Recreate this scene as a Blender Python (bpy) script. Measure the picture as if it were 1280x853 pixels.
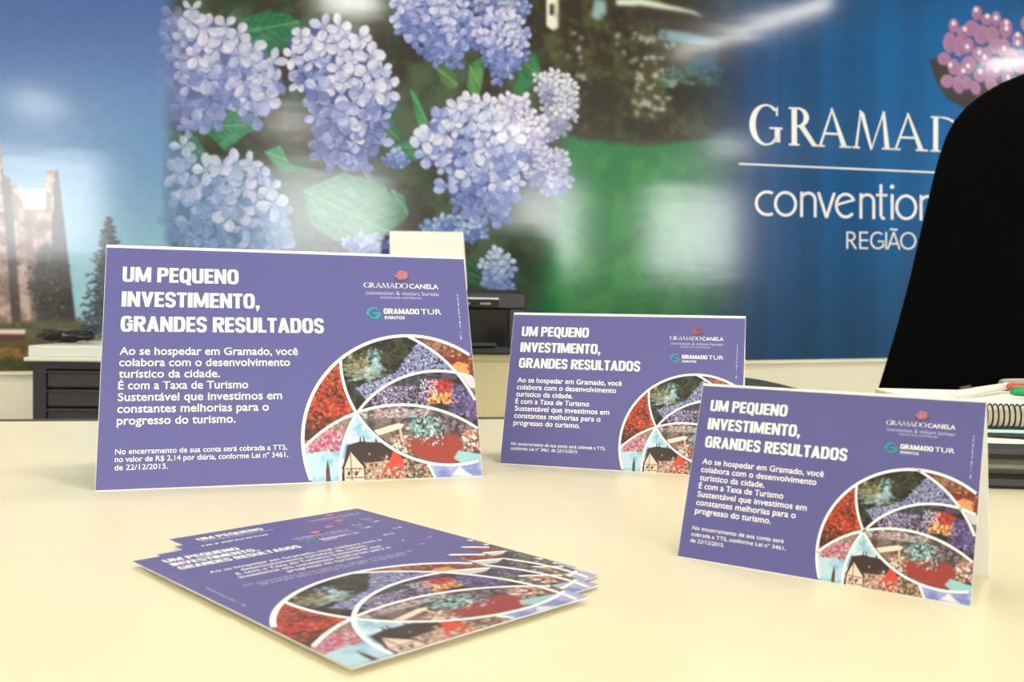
import bpy, math, random
import numpy as np
from mathutils import Vector, Matrix

for o in list(bpy.data.objects): bpy.data.objects.remove(o)
SC = bpy.context.scene
COL = SC.collection
PI = math.pi

# ------------------------------------------------------------------ camera, light, exposure
DESK = 0.76                      # height of the counter top
CAMZ = DESK + 0.134
FPX, PITCH, ROLL = 1179.3, -0.0304, 0.0159
cp, sp = math.cos(PITCH), math.sin(PITCH)
FW = np.array([0, cp, sp]); R0 = np.array([1., 0, 0]); U0 = np.array([0, -sp, cp])
cr, sr = math.cos(ROLL), math.sin(ROLL)
RT = cr*R0 + sr*U0; UP = -sr*R0 + cr*U0
ORG = np.array([0, 0, CAMZ])
cam = bpy.data.cameras.new('camera'); cam_o = bpy.data.objects.new('camera', cam); COL.objects.link(cam_o)
cam.sensor_fit = 'HORIZONTAL'; cam.sensor_width = 36; cam.lens = FPX/1280*36
cam.clip_start = 0.01
cam.dof.use_dof = True; cam.dof.focus_distance = 0.74; cam.dof.aperture_fstop = 14.0
cam_o.matrix_world = Matrix(((RT[0], UP[0], -FW[0], 0), (RT[1], UP[1], -FW[1], 0), (RT[2], UP[2], -FW[2], CAMZ), (0, 0, 0, 1)))
SC.camera = cam_o
SC.view_settings.view_transform = 'Standard'; SC.view_settings.look = 'None'
SC.view_settings.gamma = 1; SC.view_settings.use_curve_mapping = False
SC.view_settings.exposure = -0.58
W = bpy.data.worlds.new('world'); SC.world = W; W.use_nodes = True
W.node_tree.nodes['Background'].inputs[0].default_value = (0.8, 0.88, 1, 1)
W.node_tree.nodes['Background'].inputs[1].default_value = 0.6
LAMP_E = 62.0                    # ceiling lamps
TUBE_E = 48.0
WIN_E = 23.0                      # daylight in the windows behind the camera
DAY = (0.95, 0.98, 1.0)
WARM = (1.0, 0.965, 0.91)

# ------------------------------------------------------------------ materials
def s2l(c):
    c = np.asarray(c, float)
    return np.where(c <= 0.04045, c/12.92, ((c+0.055)/1.055)**2.4)
def rgb(r, g, b): 
    l = s2l([r/255, g/255, b/255]); return (float(l[0]), float(l[1]), float(l[2]), 1)
def mat(name, col, rough=0.5, spec=0.5, metal=0.0, coat=0.0, bump=None, emit=0, var=0.0):
    m = bpy.data.materials.new(name); m.use_nodes = True
    N = m.node_tree.nodes; L = m.node_tree.links; b = N['Principled BSDF']
    b.inputs['Base Color'].default_value = col; b.inputs['Roughness'].default_value = rough
    b.inputs['Specular IOR Level'].default_value = spec; b.inputs['Metallic'].default_value = metal
    b.inputs['Coat Weight'].default_value = coat
    if emit:
        b.inputs['Emission Color'].default_value = col; b.inputs['Emission Strength'].default_value = emit
    if var or bump:
        tc = N.new('ShaderNodeTexCoord'); nz = N.new('ShaderNodeTexNoise')
        sc, st = bump if bump else (20, 0)
        nz.inputs['Scale'].default_value = sc; nz.inputs['Detail'].default_value = 3
        L.new(tc.outputs['Object'], nz.inputs['Vector'])
        if bump:
            bp = N.new('ShaderNodeBump'); bp.inputs['Strength'].default_value = st; bp.inputs['Distance'].default_value = 0.002
            L.new(nz.outputs['Fac'], bp.inputs['Height']); L.new(bp.outputs['Normal'], b.inputs['Normal'])
        if var:
            mx = N.new('ShaderNodeMixRGB'); mx.inputs[1].default_value = tuple(c*(1-var) for c in col[:3])+(1,)
            mx.inputs[2].default_value = tuple(min(1, c*(1+var)) for c in col[:3])+(1,)
            L.new(nz.outputs['Fac'], mx.inputs[0]); L.new(mx.outputs[0], b.inputs['Base Color'])
    return m
def printmat(name, rough, spec=0.5, bump=None):
    m = mat(name, (1, 1, 1, 1), rough, spec); N = m.node_tree.nodes; L = m.node_tree.links
    a = N.new('ShaderNodeAttribute'); a.attribute_name = 'ink'
    b = N['Principled BSDF']; L.new(a.outputs['Color'], b.inputs['Base Color'])
    if bump:
        tc = N.new('ShaderNodeTexCoord'); mp = N.new('ShaderNodeMapping'); mp.inputs['Scale'].default_value = bump[0]
        nz = N.new('ShaderNodeTexNoise'); nz.inputs['Scale'].default_value = 1; nz.inputs['Detail'].default_value = 2
        bp = N.new('ShaderNodeBump'); bp.inputs['Strength'].default_value = bump[1]; bp.inputs['Distance'].default_value = bump[2]
        L.new(tc.outputs['Object'], mp.inputs['Vector']); L.new(mp.outputs[0], nz.inputs['Vector'])
        L.new(nz.outputs['Fac'], bp.inputs['Height']); L.new(bp.outputs['Normal'], b.inputs['Normal'])
    return m
M = dict(
    counter=mat('cream_laminate', rgb(242, 233, 197), 0.28, 0.5, var=0.012),
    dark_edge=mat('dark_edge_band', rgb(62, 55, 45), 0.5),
    cream=mat('cream_paint', rgb(240, 234, 208), 0.5, var=0.01),
    cream_cab=mat('cream_cabinet', rgb(228, 214, 164), 0.45, var=0.01),
    wall=mat('wall_paint', rgb(232, 226, 205), 0.7, 0.3),
    ceil=mat('ceiling_paint', rgb(236, 234, 226), 0.8, 0.2),
    floor=mat('floor_tile', rgb(150, 140, 122), 0.4, var=0.06),
    purple=mat('purple_print', rgb(95, 93, 150), 0.4, 0.4, var=0.008),
    board=mat('white_board', rgb(240, 238, 230), 0.6, 0.3),
    white_ink=mat('white_ink', rgb(250, 249, 245), 0.45, 0.4),
    pale_ink=mat('pale_ink', rgb(205, 200, 225), 0.45, 0.4),
    teal=mat('teal_ink', rgb(40, 165, 160), 0.45, 0.4),
    teal_dark=mat('dark_teal_ink', rgb(20, 115, 120), 0.45, 0.4),
    pink=mat('pink_ink', rgb(205, 125, 140), 0.45, 0.4),
    maroon=mat('leaf_ink', rgb(96, 78, 104), 0.45, 0.4),
    photo=printmat('photo_print', 0.38, 0.4),
    mural=printmat('glossy_mural_print', 0.12, 0.5, bump=((2.0, 2.0, 14.0), 0.10, 0.004)),
    mural_white=mat('mural_white_ink', rgb(240, 242, 238), 0.15),
    fabric=mat('black_fabric', rgb(6, 6, 6), 1.0, 0.04, bump=(900, 0.4)),
    black=mat('black_plastic', rgb(24, 24, 24), 0.35),
    black_gloss=mat('glossy_black_plastic', rgb(14, 14, 15), 0.12),
    charcoal=mat('charcoal_plastic', rgb(52, 51, 52), 0.45),
    charcoal2=mat('dark_charcoal_plastic', rgb(44, 44, 45), 0.5),
    grey=mat('grey_plastic', rgb(150, 146, 136), 0.4),
    olive_reflect=mat('painted_olive_reflection', rgb(104, 103, 88), 0.3),  # paler olive tone is a reflection put into the colour
    silver=mat('silver_metal', rgb(190, 190, 190), 0.3, metal=1),
    paper=mat('white_paper', rgb(245, 243, 230), 0.8, 0.2),
    cyan_paper=mat('cyan_paper', rgb(185, 225, 228), 0.8, 0.2),
    pages=mat('cream_pages', rgb(238, 228, 200), 0.8, 0.2, var=0.03),
    red=mat('red_plastic', rgb(205, 50, 35), 0.35),
    green=mat('green_plastic', rgb(10, 140, 80), 0.35),
    white_plastic=mat('white_plastic', rgb(225, 226, 215), 0.4),
    frame=mat('window_frame_metal', rgb(150, 150, 150), 0.4),
    lamp=mat('lamp_light', WARM+(1,), 0.5, emit=LAMP_E),
    tube=mat('tube_light', WARM+(1,), 0.5, emit=TUBE_E),
    day=mat('daylight', DAY+(1,), 0.5, emit=WIN_E),
)

# ------------------------------------------------------------------ mesh helpers
class MB:
    def __init__(s): s.v = []; s.f = []; s.m = []
    def add(s, vs, fs, mi=0):
        n = len(s.v); s.v += [tuple(map(float, p)) for p in vs]
        for f in fs: s.f.append(tuple(n+i for i in f)); s.m.append(mi)
    def box(s, x0, x1, y0, y1, z0, z1, mi=0, bev=0.0):
        if bev <= 0:
            v = [(x, y, z) for z in (z0, z1) for y in (y0, y1) for x in (x0, x1)]
            s.add(v, [(0, 2, 3, 1), (4, 5, 7, 6), (0, 1, 5, 4), (2, 6, 7, 3), (0, 4, 6, 2), (1, 3, 7, 5)], mi)
        else:
            b = bev; P = {}
            vs = []
            def V(p):
                if p not in P: P[p] = len(vs); vs.append(p)
                return P[p]
            X = (x0, x1); Y = (y0, y1); Z = (z0, z1); sg = (1, -1); fs = []
            def c(i, j, k, a):
                p = [X[i], Y[j], Z[k]]; q = [sg[i]*b, sg[j]*b, sg[k]*b]
                for t in range(3):
                    if t != a: p[t] += q[t]
                return V((round(p[0], 7), round(p[1], 7), round(p[2], 7)))
            for i in (0, 1):
                fs.append([c(i, 0, 0, 0), c(i, 1, 0, 0), c(i, 1, 1, 0), c(i, 0, 1, 0)])
                fs.append([c(0, i, 0, 1), c(1, i, 0, 1), c(1, i, 1, 1), c(0, i, 1, 1)])
                fs.append([c(0, 0, i, 2), c(1, 0, i, 2), c(1, 1, i, 2), c(0, 1, i, 2)])
            for j in (0, 1):
                for k in (0, 1):
                    fs.append([c(0, j, k, 1), c(1, j, k, 1), c(1, j, k, 2), c(0, j, k, 2)])
                    fs.append([c(j, 0, k, 0), c(j, 1, k, 0), c(j, 1, k, 2), c(j, 0, k, 2)])
                    fs.append([c(j, k, 0, 0), c(j, k, 1, 0), c(j, k, 1, 1), c(j, k, 0, 1)])
            for i in (0, 1):
                for j in (0, 1):
                    for k in (0, 1): fs.append([c(i, j, k, 0), c(i, j, k, 1), c(i, j, k, 2)])
            s.add(vs, fs, mi)
    def prism(s, bottom, top, mi=0):
        n = len(bottom)
        s.add(list(bottom)+list(top), [tuple(range(n))[::-1], tuple(range(n, 2*n))]+[(i, (i+1) % n, n+(i+1) % n, n+i) for i in range(n)], mi)
    def tube(s, pts, r, seg=10, mi=0, cap=True):
        pts = [Vector(p) for p in pts]; n = len(pts); rs = r if isinstance(r, (list, tuple)) else [r]*n
        vs = []; nx = None
        for i, p in enumerate(pts):
            t = (pts[min(i+1, n-1)]-pts[max(i-1, 0)]).normalized()
            if nx is None:
                a = Vector((0, 0, 1)) if abs(t.z) < 0.9 else Vector((1, 0, 0)); nx = t.cross(a).normalized()
            else:
                nx = (nx - t*nx.dot(t)).normalized()
            b = t.cross(nx)
            for k in range(seg):
                a = 2*PI*k/seg; vs.append(p+(nx*math.cos(a)+b*math.sin(a))*rs[i])
        fs = [(i*seg+k, i*seg+(k+1) % seg, (i+1)*seg+(k+1) % seg, (i+1)*seg+k) for i in range(n-1) for k in range(seg)]
        if cap: fs += [tuple(range(seg))[::-1], tuple(range((n-1)*seg, n*seg))]
        s.add(vs, fs, mi)
    def build(s, name, mats, parent=None, smooth=False, angle=None):
        me = bpy.data.meshes.new(name); me.from_pydata(s.v, [], s.f)
        mats = mats if isinstance(mats, (list, tuple)) else [mats]
        for m in mats: me.materials.append(m)
        me.polygons.foreach_set('material_index', s.m)
        import bmesh
        bm = bmesh.new(); bm.from_mesh(me); bmesh.ops.recalc_face_normals(bm, faces=bm.faces); bm.to_mesh(me); bm.free()
        if smooth: me.polygons.foreach_set('use_smooth', [True]*len(me.polygons))
        return link(name, me, parent)
def link(name, me, parent=None):
    o = bpy.data.objects.new(name, me); COL.objects.link(o)
    if parent: o.parent = parent
    return o
def thing(name, label, cat, loc=(0, 0, 0), rz=0, group=None):
    o = bpy.data.objects.new(name, None); COL.objects.link(o); o.location = loc; o.rotation_euler = (0, 0, rz)
    o.empty_display_size = 0.05
    return tag(o, label, cat, group)
def tag(o, label, cat, group=None):
    o['label'] = label; o['category'] = cat
    if group: o['group'] = group
    return o
def struct(o): o['kind'] = 'structure'; return o

# ------------------------------------------------------------------ a small numpy painter for printed pictures
def vnoise(h, w, cell, seed):
    r = np.random.RandomState(seed); gh, gw = int(h/cell)+3, int(w/cell)+3
    g = r.rand(gh, gw); y = np.arange(h)/cell; x = np.arange(w)/cell
    yi = y.astype(int); xi = x.astype(int); fy = (y-yi)[:, None]; fx = (x-xi)[None]
    fy = fy*fy*(3-2*fy); fx = fx*fx*(3-2*fx)
    a = g[yi][:, xi]; b = g[yi][:, xi+1]; c = g[yi+1][:, xi]; d = g[yi+1][:, xi+1]
    return (a*(1-fx)+b*fx)*(1-fy)+(c*(1-fx)+d*fx)*fy
def fbm(h, w, cell, seed, oct=4):
    t = 0; a = 1; n = 0
    for i in range(oct):
        if cell/2**i < 1.2: break
        t = t+a*vnoise(h, w, cell/2**i, seed+i); n += a; a *= 0.55
    return t/n
def blur(a, r):
    if r <= 0: return a
    k = int(r*2.5)+1; x = np.arange(-k, k+1); g = np.exp(-x*x/(2*r*r)); g /= g.sum()
    p = np.pad(a, ((k, k), (k, k)), mode='edge')
    p = np.apply_along_axis(lambda q: np.convolve(q, g, 'valid'), 0, p)
    return np.apply_along_axis(lambda q: np.convolve(q, g, 'valid'), 1, p)
class Canvas:
    def __init__(s, x0, y0, x1, y1, k=1.0):
        s.x0, s.y0, s.k = x0, y0, k; s.w = int((x1-x0)*k); s.h = int((y1-y0)*k)
        s.a = np.zeros((s.h, s.w, 3))
        s.X, s.Y = np.meshgrid(x0+(np.arange(s.w)+.5)/k, y0+(np.arange(s.h)+.5)/k)
        s.clip = None
    def win(s, xa, ya, xb, yb):
        i0 = max(0, int((xa-s.x0)*s.k)-2); i1 = min(s.w, int((xb-s.x0)*s.k)+3)
        j0 = max(0, int((ya-s.y0)*s.k)-2); j1 = min(s.h, int((yb-s.y0)*s.k)+3)
        return (i0, i1, j0, j1) if i1 > i0 and j1 > j0 else None
    def put(s, w, m, c):
        i0, i1, j0, j1 = w
        if s.clip is not None: m = m*s.clip[j0:j1, i0:i1]
        c = np.asarray(c, float)/255. if not isinstance(c, np.ndarray) or c.ndim == 1 else c[j0:j1, i0:i1]
        s.a[j0:j1, i0:i1] = s.a[j0:j1, i0:i1]*(1-m[..., None])+c*m[..., None]
    def all(s, m, c): s.put((0, s.w, 0, s.h), m, c)
    def ell(s, cx, cy, rx, ry, rot, c, alpha=1., soft=1.):
        R = max(rx, ry)+2*soft/s.k; w = s.win(cx-R, cy-R, cx+R, cy+R)
        if not w: return
        i0, i1, j0, j1 = w; X = s.X[j0:j1, i0:i1]-cx; Y = s.Y[j0:j1, i0:i1]-cy; ca, sa = math.cos(rot), math.sin(rot)
        q = np.sqrt(((X*ca+Y*sa)/rx)**2+((-X*sa+Y*ca)/ry)**2)
        s.put(w, np.clip((1-q)*min(rx, ry)*s.k/soft+.5, 0, 1)*alpha, c)
    def pmask(s, P, soft=0):
        P = np.asarray(P, float); pad = soft*3/s.k; w = s.win(P[:, 0].min()-pad, P[:, 1].min()-pad, P[:, 0].max()+pad, P[:, 1].max()+pad)
        if not w: return None, None
        i0, i1, j0, j1 = w; m = np.zeros((j1-j0, i1-i0))
        for dx, dy in ((-.25, -.25), (.25, -.25), (-.25, .25), (.25, .25)):
            X = s.X[j0:j1, i0:i1]+dx/s.k; Y = s.Y[j0:j1, i0:i1]+dy/s.k; ins = np.zeros(m.shape, bool)
            for a in range(len(P)):
                xa, ya = P[a]; xb, yb = P[(a+1) % len(P)]
                if ya == yb: continue
                ins ^= ((Y < ya) != (Y < yb)) & (X < (xb-xa)*(Y-ya)/(yb-ya)+xa)
            m += ins*.25
        return w, blur(m, soft) if soft else m
    def poly(s, P, c, alpha=1., soft=0):
        w, m = s.pmask(P, soft)
        if w: s.put(w, m*alpha, c)
    def line(s, P, wd, c, alpha=1., soft=1.):
        P = np.asarray(P, float)
        for (xa, ya), (xb, yb) in zip(P[:-1], P[1:]):
            w = s.win(min(xa, xb)-wd, min(ya, yb)-wd, max(xa, xb)+wd, max(ya, yb)+wd)
            if not w: continue
            i0, i1, j0, j1 = w; X = s.X[j0:j1, i0:i1]; Y = s.Y[j0:j1, i0:i1]; dx, dy = xb-xa, yb-ya
            t = np.clip(((X-xa)*dx+(Y-ya)*dy)/(dx*dx+dy*dy+1e-9), 0, 1)
            d = np.hypot(X-xa-t*dx, Y-ya-t*dy); s.put(w, np.clip((wd/2-d)*s.k/soft+.5, 0, 1)*alpha, c)
    def sample(s, x, y):
        i = np.clip((np.asarray(x)-s.x0)*s.k-.5, 0, s.w-1.001); j = np.clip((np.asarray(y)-s.y0)*s.k-.5, 0, s.h-1.001)
        i0 = i.astype(int); j0 = j.astype(int); fi = (i-i0)[..., None]; fj = (j-j0)[..., None]; a = s.a
        return (a[j0, i0]*(1-fi)+a[j0, i0+1]*fi)*(1-fj)+(a[j0+1, i0]*(1-fi)+a[j0+1, i0+1]*fi)*fj
def smooth(a, b, x): t = np.clip((x-a)/(b-a), 0, 1); return t*t*(3-2*t)
def mix(a, b, t): return [a[i]*(1-t)+b[i]*t for i in range(3)]
def grid_mesh(name, P, Cc, mask, material, parent=None):
    nv, nu = P.shape[:2]; me = bpy.data.meshes.new(name)
    idx = np.arange(nv*nu).reshape(nv, nu)
    q = np.stack([idx[:-1, :-1], idx[1:, :-1], idx[1:, 1:], idx[:-1, 1:]], -1)
    if mask is not None: q = q[mask[:-1, :-1] | mask[1:, 1:] | mask[1:, :-1] | mask[:-1, 1:]]
    q = q.reshape(-1, 4); used = np.unique(q); remap = np.full(nv*nu, -1); remap[used] = np.arange(len(used)); q = remap[q]
    V = P.reshape(-1, 3)[used]; K = Cc.reshape(-1, 3)[used]
    me.vertices.add(len(V)); me.vertices.foreach_set('co', V.astype(np.float32).ravel())
    me.loops.add(q.size); me.loops.foreach_set('vertex_index', q.astype(np.int32).ravel())
    me.polygons.add(len(q)); me.polygons.foreach_set('loop_start', np.arange(0, q.size, 4, dtype=np.int32))
    me.update(calc_edges=True)
    at = me.color_attributes.new('ink', 'FLOAT_COLOR', 'POINT')
    at.data.foreach_set('color', np.c_[s2l(np.clip(K, 0, 1)), np.ones(len(K))].astype(np.float32).ravel())
    me.materials.append(material)
    return link(name, me, parent)

# ------------------------------------------------------------------ room shell
YAW = 0.28                                             # the mural wall is turned a little to the camera
P0 = np.array([-0.05, 3.0, 0.0])
TX = np.array([math.cos(YAW), math.sin(YAW), 0]); NW = np.array([math.sin(YAW), -math.cos(YAW), 0])
def room(s, d, z): return P0+TX*s+NW*d+np.array([0, 0, z])   # s along the mural wall, d out from it
S0, S1, DD, CZ = -4.2, 6.6, 7.0, 2.6
def rbox(mb, s0, s1, d0, d1, z0, z1, mi=0):
    mb.prism([room(s0, d0, z0), room(s1, d0, z0), room(s1, d1, z0), room(s0, d1, z0)],
             [room(s0, d0, z1), room(s1, d0, z1), room(s1, d1, z1), room(s0, d1, z1)], mi)
def rstruct(name, m, *boxes):
    b = MB()
    for q in boxes: rbox(b, *q)
    return struct(b.build(name, m))
rstruct('floor', M['floor'], (S0-.1, S1+.1, -.1, DD+.1, -.1, 0))
rstruct('ceiling', M['ceil'], (S0-.1, S1+.1, -.1, DD+.1, CZ, CZ+.1))
rstruct('wall_back', M['cream'], (S0-.1, S1+.1, -.1, 0, 0, CZ))
rstruct('wall_left', M['wall'], (S0-.1, S0, 0, DD, 0, CZ))
rstruct('wall_right', M['wall'], (S1, S1+.1, 0, DD, 0, CZ))
WINS = [(-3.35, -2.04), (-.55, .72), (2.02, 2.86), (3.62, 4.80)]; WZ0, WZ1 = 1.33, 2.36
bx = [(S0-.1, S1+.1, DD, DD+.1, 0, WZ0), (S0-.1, S1+.1, DD, DD+.1, WZ1, CZ)]
xs = [S0-.1]+[q for w in WINS for q in w]+[S1+.1]
for i in range(0, len(xs), 2): bx.append((xs[i], xs[i+1], DD, DD+.1, WZ0, WZ1))
rstruct('wall_front', M['wall'], *bx)
for i, (a, b_) in enumerate(WINS):
    f = MB(); t = .04
    rbox(f, a, b_, DD-.005, DD+.06, WZ0, WZ0+t); rbox(f, a, b_, DD-.005, DD+.06, WZ1-t, WZ1)
    rbox(f, a, a+t, DD-.005, DD+.06, WZ0+t, WZ1-t); rbox(f, b_-t, b_, DD-.005, DD+.06, WZ0+t, WZ1-t)
    fo = struct(f.build('window_%d' % (i+1), M['frame']))
    g = MB(); rbox(g, a+t, b_-t, DD+.03, DD+.04, WZ0+t, WZ1-t); g.build('pane', M['day'], fo)

# ------------------------------------------------------------------ ceiling lamps (round ones in a row, a tube nearer the mural, plus an added unseen row)
def lamp(x, y, label, r=.17):
    t = thing('ceiling_light', label, 'lamp', (x, y, CZ), 0, 'round ceiling lights')
    b = MB(); n = 28
    ring = lambda rr, z: [(rr*math.cos(2*PI*k/n), rr*math.sin(2*PI*k/n), z) for k in range(n)]
    A, B, C, D = ring(r+.03, 0), ring(r+.025, -.025), ring(r, -.025), ring(r, -.01)
    for P, Q in ((A, B), (B, C), (C, D)): b.add(P+Q, [(k, (k+1) % n, n+(k+1) % n, n+k) for k in range(n)])
    b.build('trim_ring', M['white_plastic'], t)
    d = MB(); d.add(ring(r, -.018)+ring(r, -.012), [tuple(range(n)), tuple(range(n, 2*n))]+[(k, (k+1) % n, n+(k+1) % n, n+k) for k in range(n)])
    d.build('diffuser', M['lamp'], t)
for x, y in ((-.77, -3.35), (1.2, -2.71), (3.1, -2.0), (5.2, -1.3), (-1.6, .05), (.4, .66), (4.43, 2.0)):
    lamp(x, y, 'round white ceiling lamp, lit, seen mirrored in the glossy wall', .21 if y < -1 else .17)
for i, s_ in enumerate((-2.2, -.3, 1.6, 3.6)):  # added row out of view, brightens printer, drawer tops and mural
    q = room(s_, 1.15, 0); lamp(q[0], q[1], 'added round lamp, out of view, brightening the mural wall and furniture below', .15)
tl = thing('tube_light', 'lit tube lamp on the ceiling, mirrored as a slanting streak', 'lamp', (2.42, 1.62, CZ), 0)
b = MB(); b.box(-.06, .06, -.62, .62, -.05, 0, bev=.01); b.build('housing', M['white_plastic'], tl)
b = MB(); b.tube([(0, -.58, -.068), (0, .58, -.068)], .018, 12); b.build('tube', M['tube'], tl)

# ------------------------------------------------------------------ the wall mural
def ray(u, v): return FW+RT*((u-640)/FPX)-UP*((v-426.5)/FPX)
def wp(u, v, off=0.0):                                   # picture point of the mural -> point on the wall plane
    u = np.asarray(u, float); v = np.asarray(v, float)
    d = FW+RT*((u-640)/FPX)[..., None]-UP*((v-426.5)/FPX)[..., None]
    t = ((P0-ORG)@NW)/(d@NW)
    return ORG+d*t[..., None]+NW*off
UL, UR, VT, VB = -170., 1450., -80., 0.
def vbot(u): return 464-(u-35)*0.0150                    # lower edge of the print
cv = Canvas(UL-2, VT-2, UR+2, 472)
def paint_mural(c):
    h, w = c.h, c.w; X, Y = c.X, c.Y
    def col(*k): return np.array(k, float)/255
    def blend(a, b_, t): return a*(1-t[..., None])+b_*t[..., None]
    n1 = fbm(h, w, 60, 1); n2 = fbm(h, w, 22, 5); n3 = fbm(h, w, 8, 9); n4 = fbm(h, w, 120, 13)
    sky = blend(np.broadcast_to(col(74, 104, 166), (h, w, 3)), col(104, 146, 194), smooth(-20, 190, Y))
    sky = blend(sky, col(146, 194, 208), smooth(170, 400, Y))
    # dark foliage behind the flowers
    fol = blend(np.broadcast_to(col(46, 44, 36), (h, w, 3)), col(70, 86, 62), smooth(.42, .75, n1))
    fol = blend(fol, col(36, 74, 56), smooth(.5, .75, n2)*.6)
    fol = blend(fol, col(82, 84, 68), smooth(.55, .8, n3)*.35)
    fol = blend(fol, col(58, 96, 74), smooth(250, 420, Y)*smooth(520, 640, X)*.8)
    im = blend(sky, fol, smooth(200, 232, X+8*(n2-.5)))
    # lawn
    lawn = blend(np.broadcast_to(col(34, 116, 66), (h, w, 3)), col(62, 140, 74), smooth(.4, .7, n2)*.7)
    lawn = blend(lawn, col(24, 86, 54), smooth(330, 450, Y)*.7)
    edge = 150+25*np.sin((X-660)/90.)+10*(n2-.5)
    lm = smooth(0, 14, Y-edge)*smooth(676, 712, X+12*(n3-.5)-(Y-220)*-.10)
    im = blend(im, lawn, lm)
    # wood and shrubs above the lawn
    wood = blend(np.broadcast_to(col(52, 48, 36), (h, w, 3)), col(86, 90, 52), smooth(.45, .7, n2)*.8)
    wood = blend(wood, col(36, 34, 28), smooth(.5, .7, n1)*.7)
    im = blend(im, wood, smooth(655, 690, X)*(1-smooth(0, 16, Y-edge+4)))
    # blue panel on the right
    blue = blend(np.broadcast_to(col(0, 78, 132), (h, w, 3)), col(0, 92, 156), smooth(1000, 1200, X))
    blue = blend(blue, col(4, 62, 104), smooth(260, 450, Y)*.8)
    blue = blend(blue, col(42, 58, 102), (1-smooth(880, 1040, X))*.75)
    c.a[:] = im
    # trunk, vehicle and white sign beyond the lawn
    c.poly([(702, -80), (728, -80), (726, 120), (704, 118)], (50, 42, 34), .9, 3)
    c.poly([(748, -80), (768, -80), (766, 60), (752, 60)], (48, 42, 36), .7, 3)
    c.poly([(682, -20), (697, -20), (697, 36), (690, 39), (682, 33)], (236, 234, 214), 1, 1)
    c.poly([(686, 6), (692, 6), (692, 20), (686, 20)], (60, 60, 60), 1, 1)
    c.poly([(742, 0), (756, 2), (757, 16), (750, 27), (738, 22)], (150, 185, 195), .9, 1.2)
    c.poly([(768, 0), (800, -1), (838, 8), (865, 14), (880, 22), (850, 16), (800, 8), (770, 8)], (222, 228, 216), 1, 1)
    c.poly([(795, 9), (862, 18), (885, 40), (790, 46), (784, 30)], (52, 44, 40), .9, 2)
    c.poly([(824, 37), (862, 42), (900, 52), (896, 60), (850, 54), (820, 50)], (130, 170, 190), .9, 1.6)
    c.poly([(810, 58), (890, 62), (884, 86), (816, 84)], (58, 54, 46), .9, 3)
    c.poly([(850, 86), (892, 62), (898, 62), (890, 92), (852, 92)], (40, 110, 150), .7, 2)
    r = random.Random(4)
    for k in range(420):
        x = r.uniform(690, 830); y = r.uniform(20, 150); g = r.random()
        c.ell(x, y, r.uniform(2, 7), r.uniform(1.5, 4), r.uniform(0, 3), mix((40, 38, 28), (104, 112, 66), g), .5, 2)
    for k in range(80):
        x = r.choice((720, 790, 800, 805, 815, 830))+r.gauss(0, 9); y = r.uniform(40, 145)
        c.ell(x, y, r.uniform(1.5, 4), r.uniform(1.5, 5), r.uniform(0, 3), mix((150, 160, 150), (225, 222, 225), r.random()), .75, 1.6)
    i0, i1, j0, j1 = int(690-c.x0), int(905-c.x0), int(-10-c.y0), int(150-c.y0)
    for q in range(3): c.a[j0:j1, i0:i1, q] = blur(c.a[j0:j1, i0:i1, q], 1.5)
    c.poly([(722, 105), (770, 100), (790, 140), (772, 152), (726, 140)], (50, 46, 38), .85, 5)
    for k in range(60):
        c.ell(r.uniform(820, 900), r.uniform(85, 108), r.uniform(2, 6), r.uniform(2, 5), 0, mix((40, 80, 60), (130, 170, 160), r.random()), .5, 2)
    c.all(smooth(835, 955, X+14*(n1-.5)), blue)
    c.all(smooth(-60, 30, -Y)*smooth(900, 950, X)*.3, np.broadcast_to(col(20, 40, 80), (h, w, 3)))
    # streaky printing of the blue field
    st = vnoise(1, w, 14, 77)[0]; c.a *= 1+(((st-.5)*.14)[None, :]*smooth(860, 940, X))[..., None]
    c.line([(975, -80), (975, 130)], .9, (40, 44, 70), .55); c.line([(968, 130), (966, 470)], .8, (90, 120, 170), .3)
    # castle of stone on the left
    L = Canvas.poly
    stone = blend(np.broadcast_to(col(140, 114, 108), (h, w, 3)), col(186, 162, 156), smooth(.35, .7, n3))
    stone = blend(stone, col(104, 84, 78), smooth(.55, .8, n2)*.6)
    def spoly(P, a=1):
        q, m = c.pmask(P)
        if q: c.put(q, m*a, stone)
    spoly([(-170, 120), (0, 172), (6, 222), (14, 222), (16, 232), (24, 230), (30, 262), (56, 262), (58, 214), (72, 212), (84, 320), (94, 412), (-170, 418)])
    c.poly([(22, 238), (58, 236), (58, 262), (34, 263)], (206, 208, 200))
    c.poly([(0, 176), (5, 220), (14, 224), (28, 412), (16, 412)], (58, 50, 48), .9, 1)
    c.poly([(30, 262), (38, 262), (52, 412), (40, 412)], (120, 98, 92), .7, 1)
    c.poly([(70, 214), (73, 212), (96, 408), (58, 408), (64, 330)], (34, 30, 32), .97, 1)
    c.poly([(46, 316), (60, 300), (70, 318), (80, 350), (95, 412), (48, 414), (42, 360)], (42, 40, 42), .85, 2.5)
    for k in range(500):
        x = r.gauss(60, 10); y = 330+abs(r.gauss(0, 45)); 
        if y < 416: c.ell(x, y, r.uniform(1, 4), r.uniform(1, 3), 0, mix((26, 28, 28), (70, 68, 62), r.random()), .7, 1)
    for k in range(260):
        x = r.uniform(-2, 90); y = r.uniform(216, 405)
        if r.random() < .6 and x < 52+(y-213)*.17 and (y > 264 or x > 60): c.ell(x, y, r.uniform(.8, 2.4), r.uniform(.6, 1.8), 0, mix((110, 80, 76), (226, 206, 198), r.random()), .35, 1)
    c.poly([(-170, 408), (110, 400), (128, 470), (-170, 470)], (82, 76, 48), 1, 3)
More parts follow.
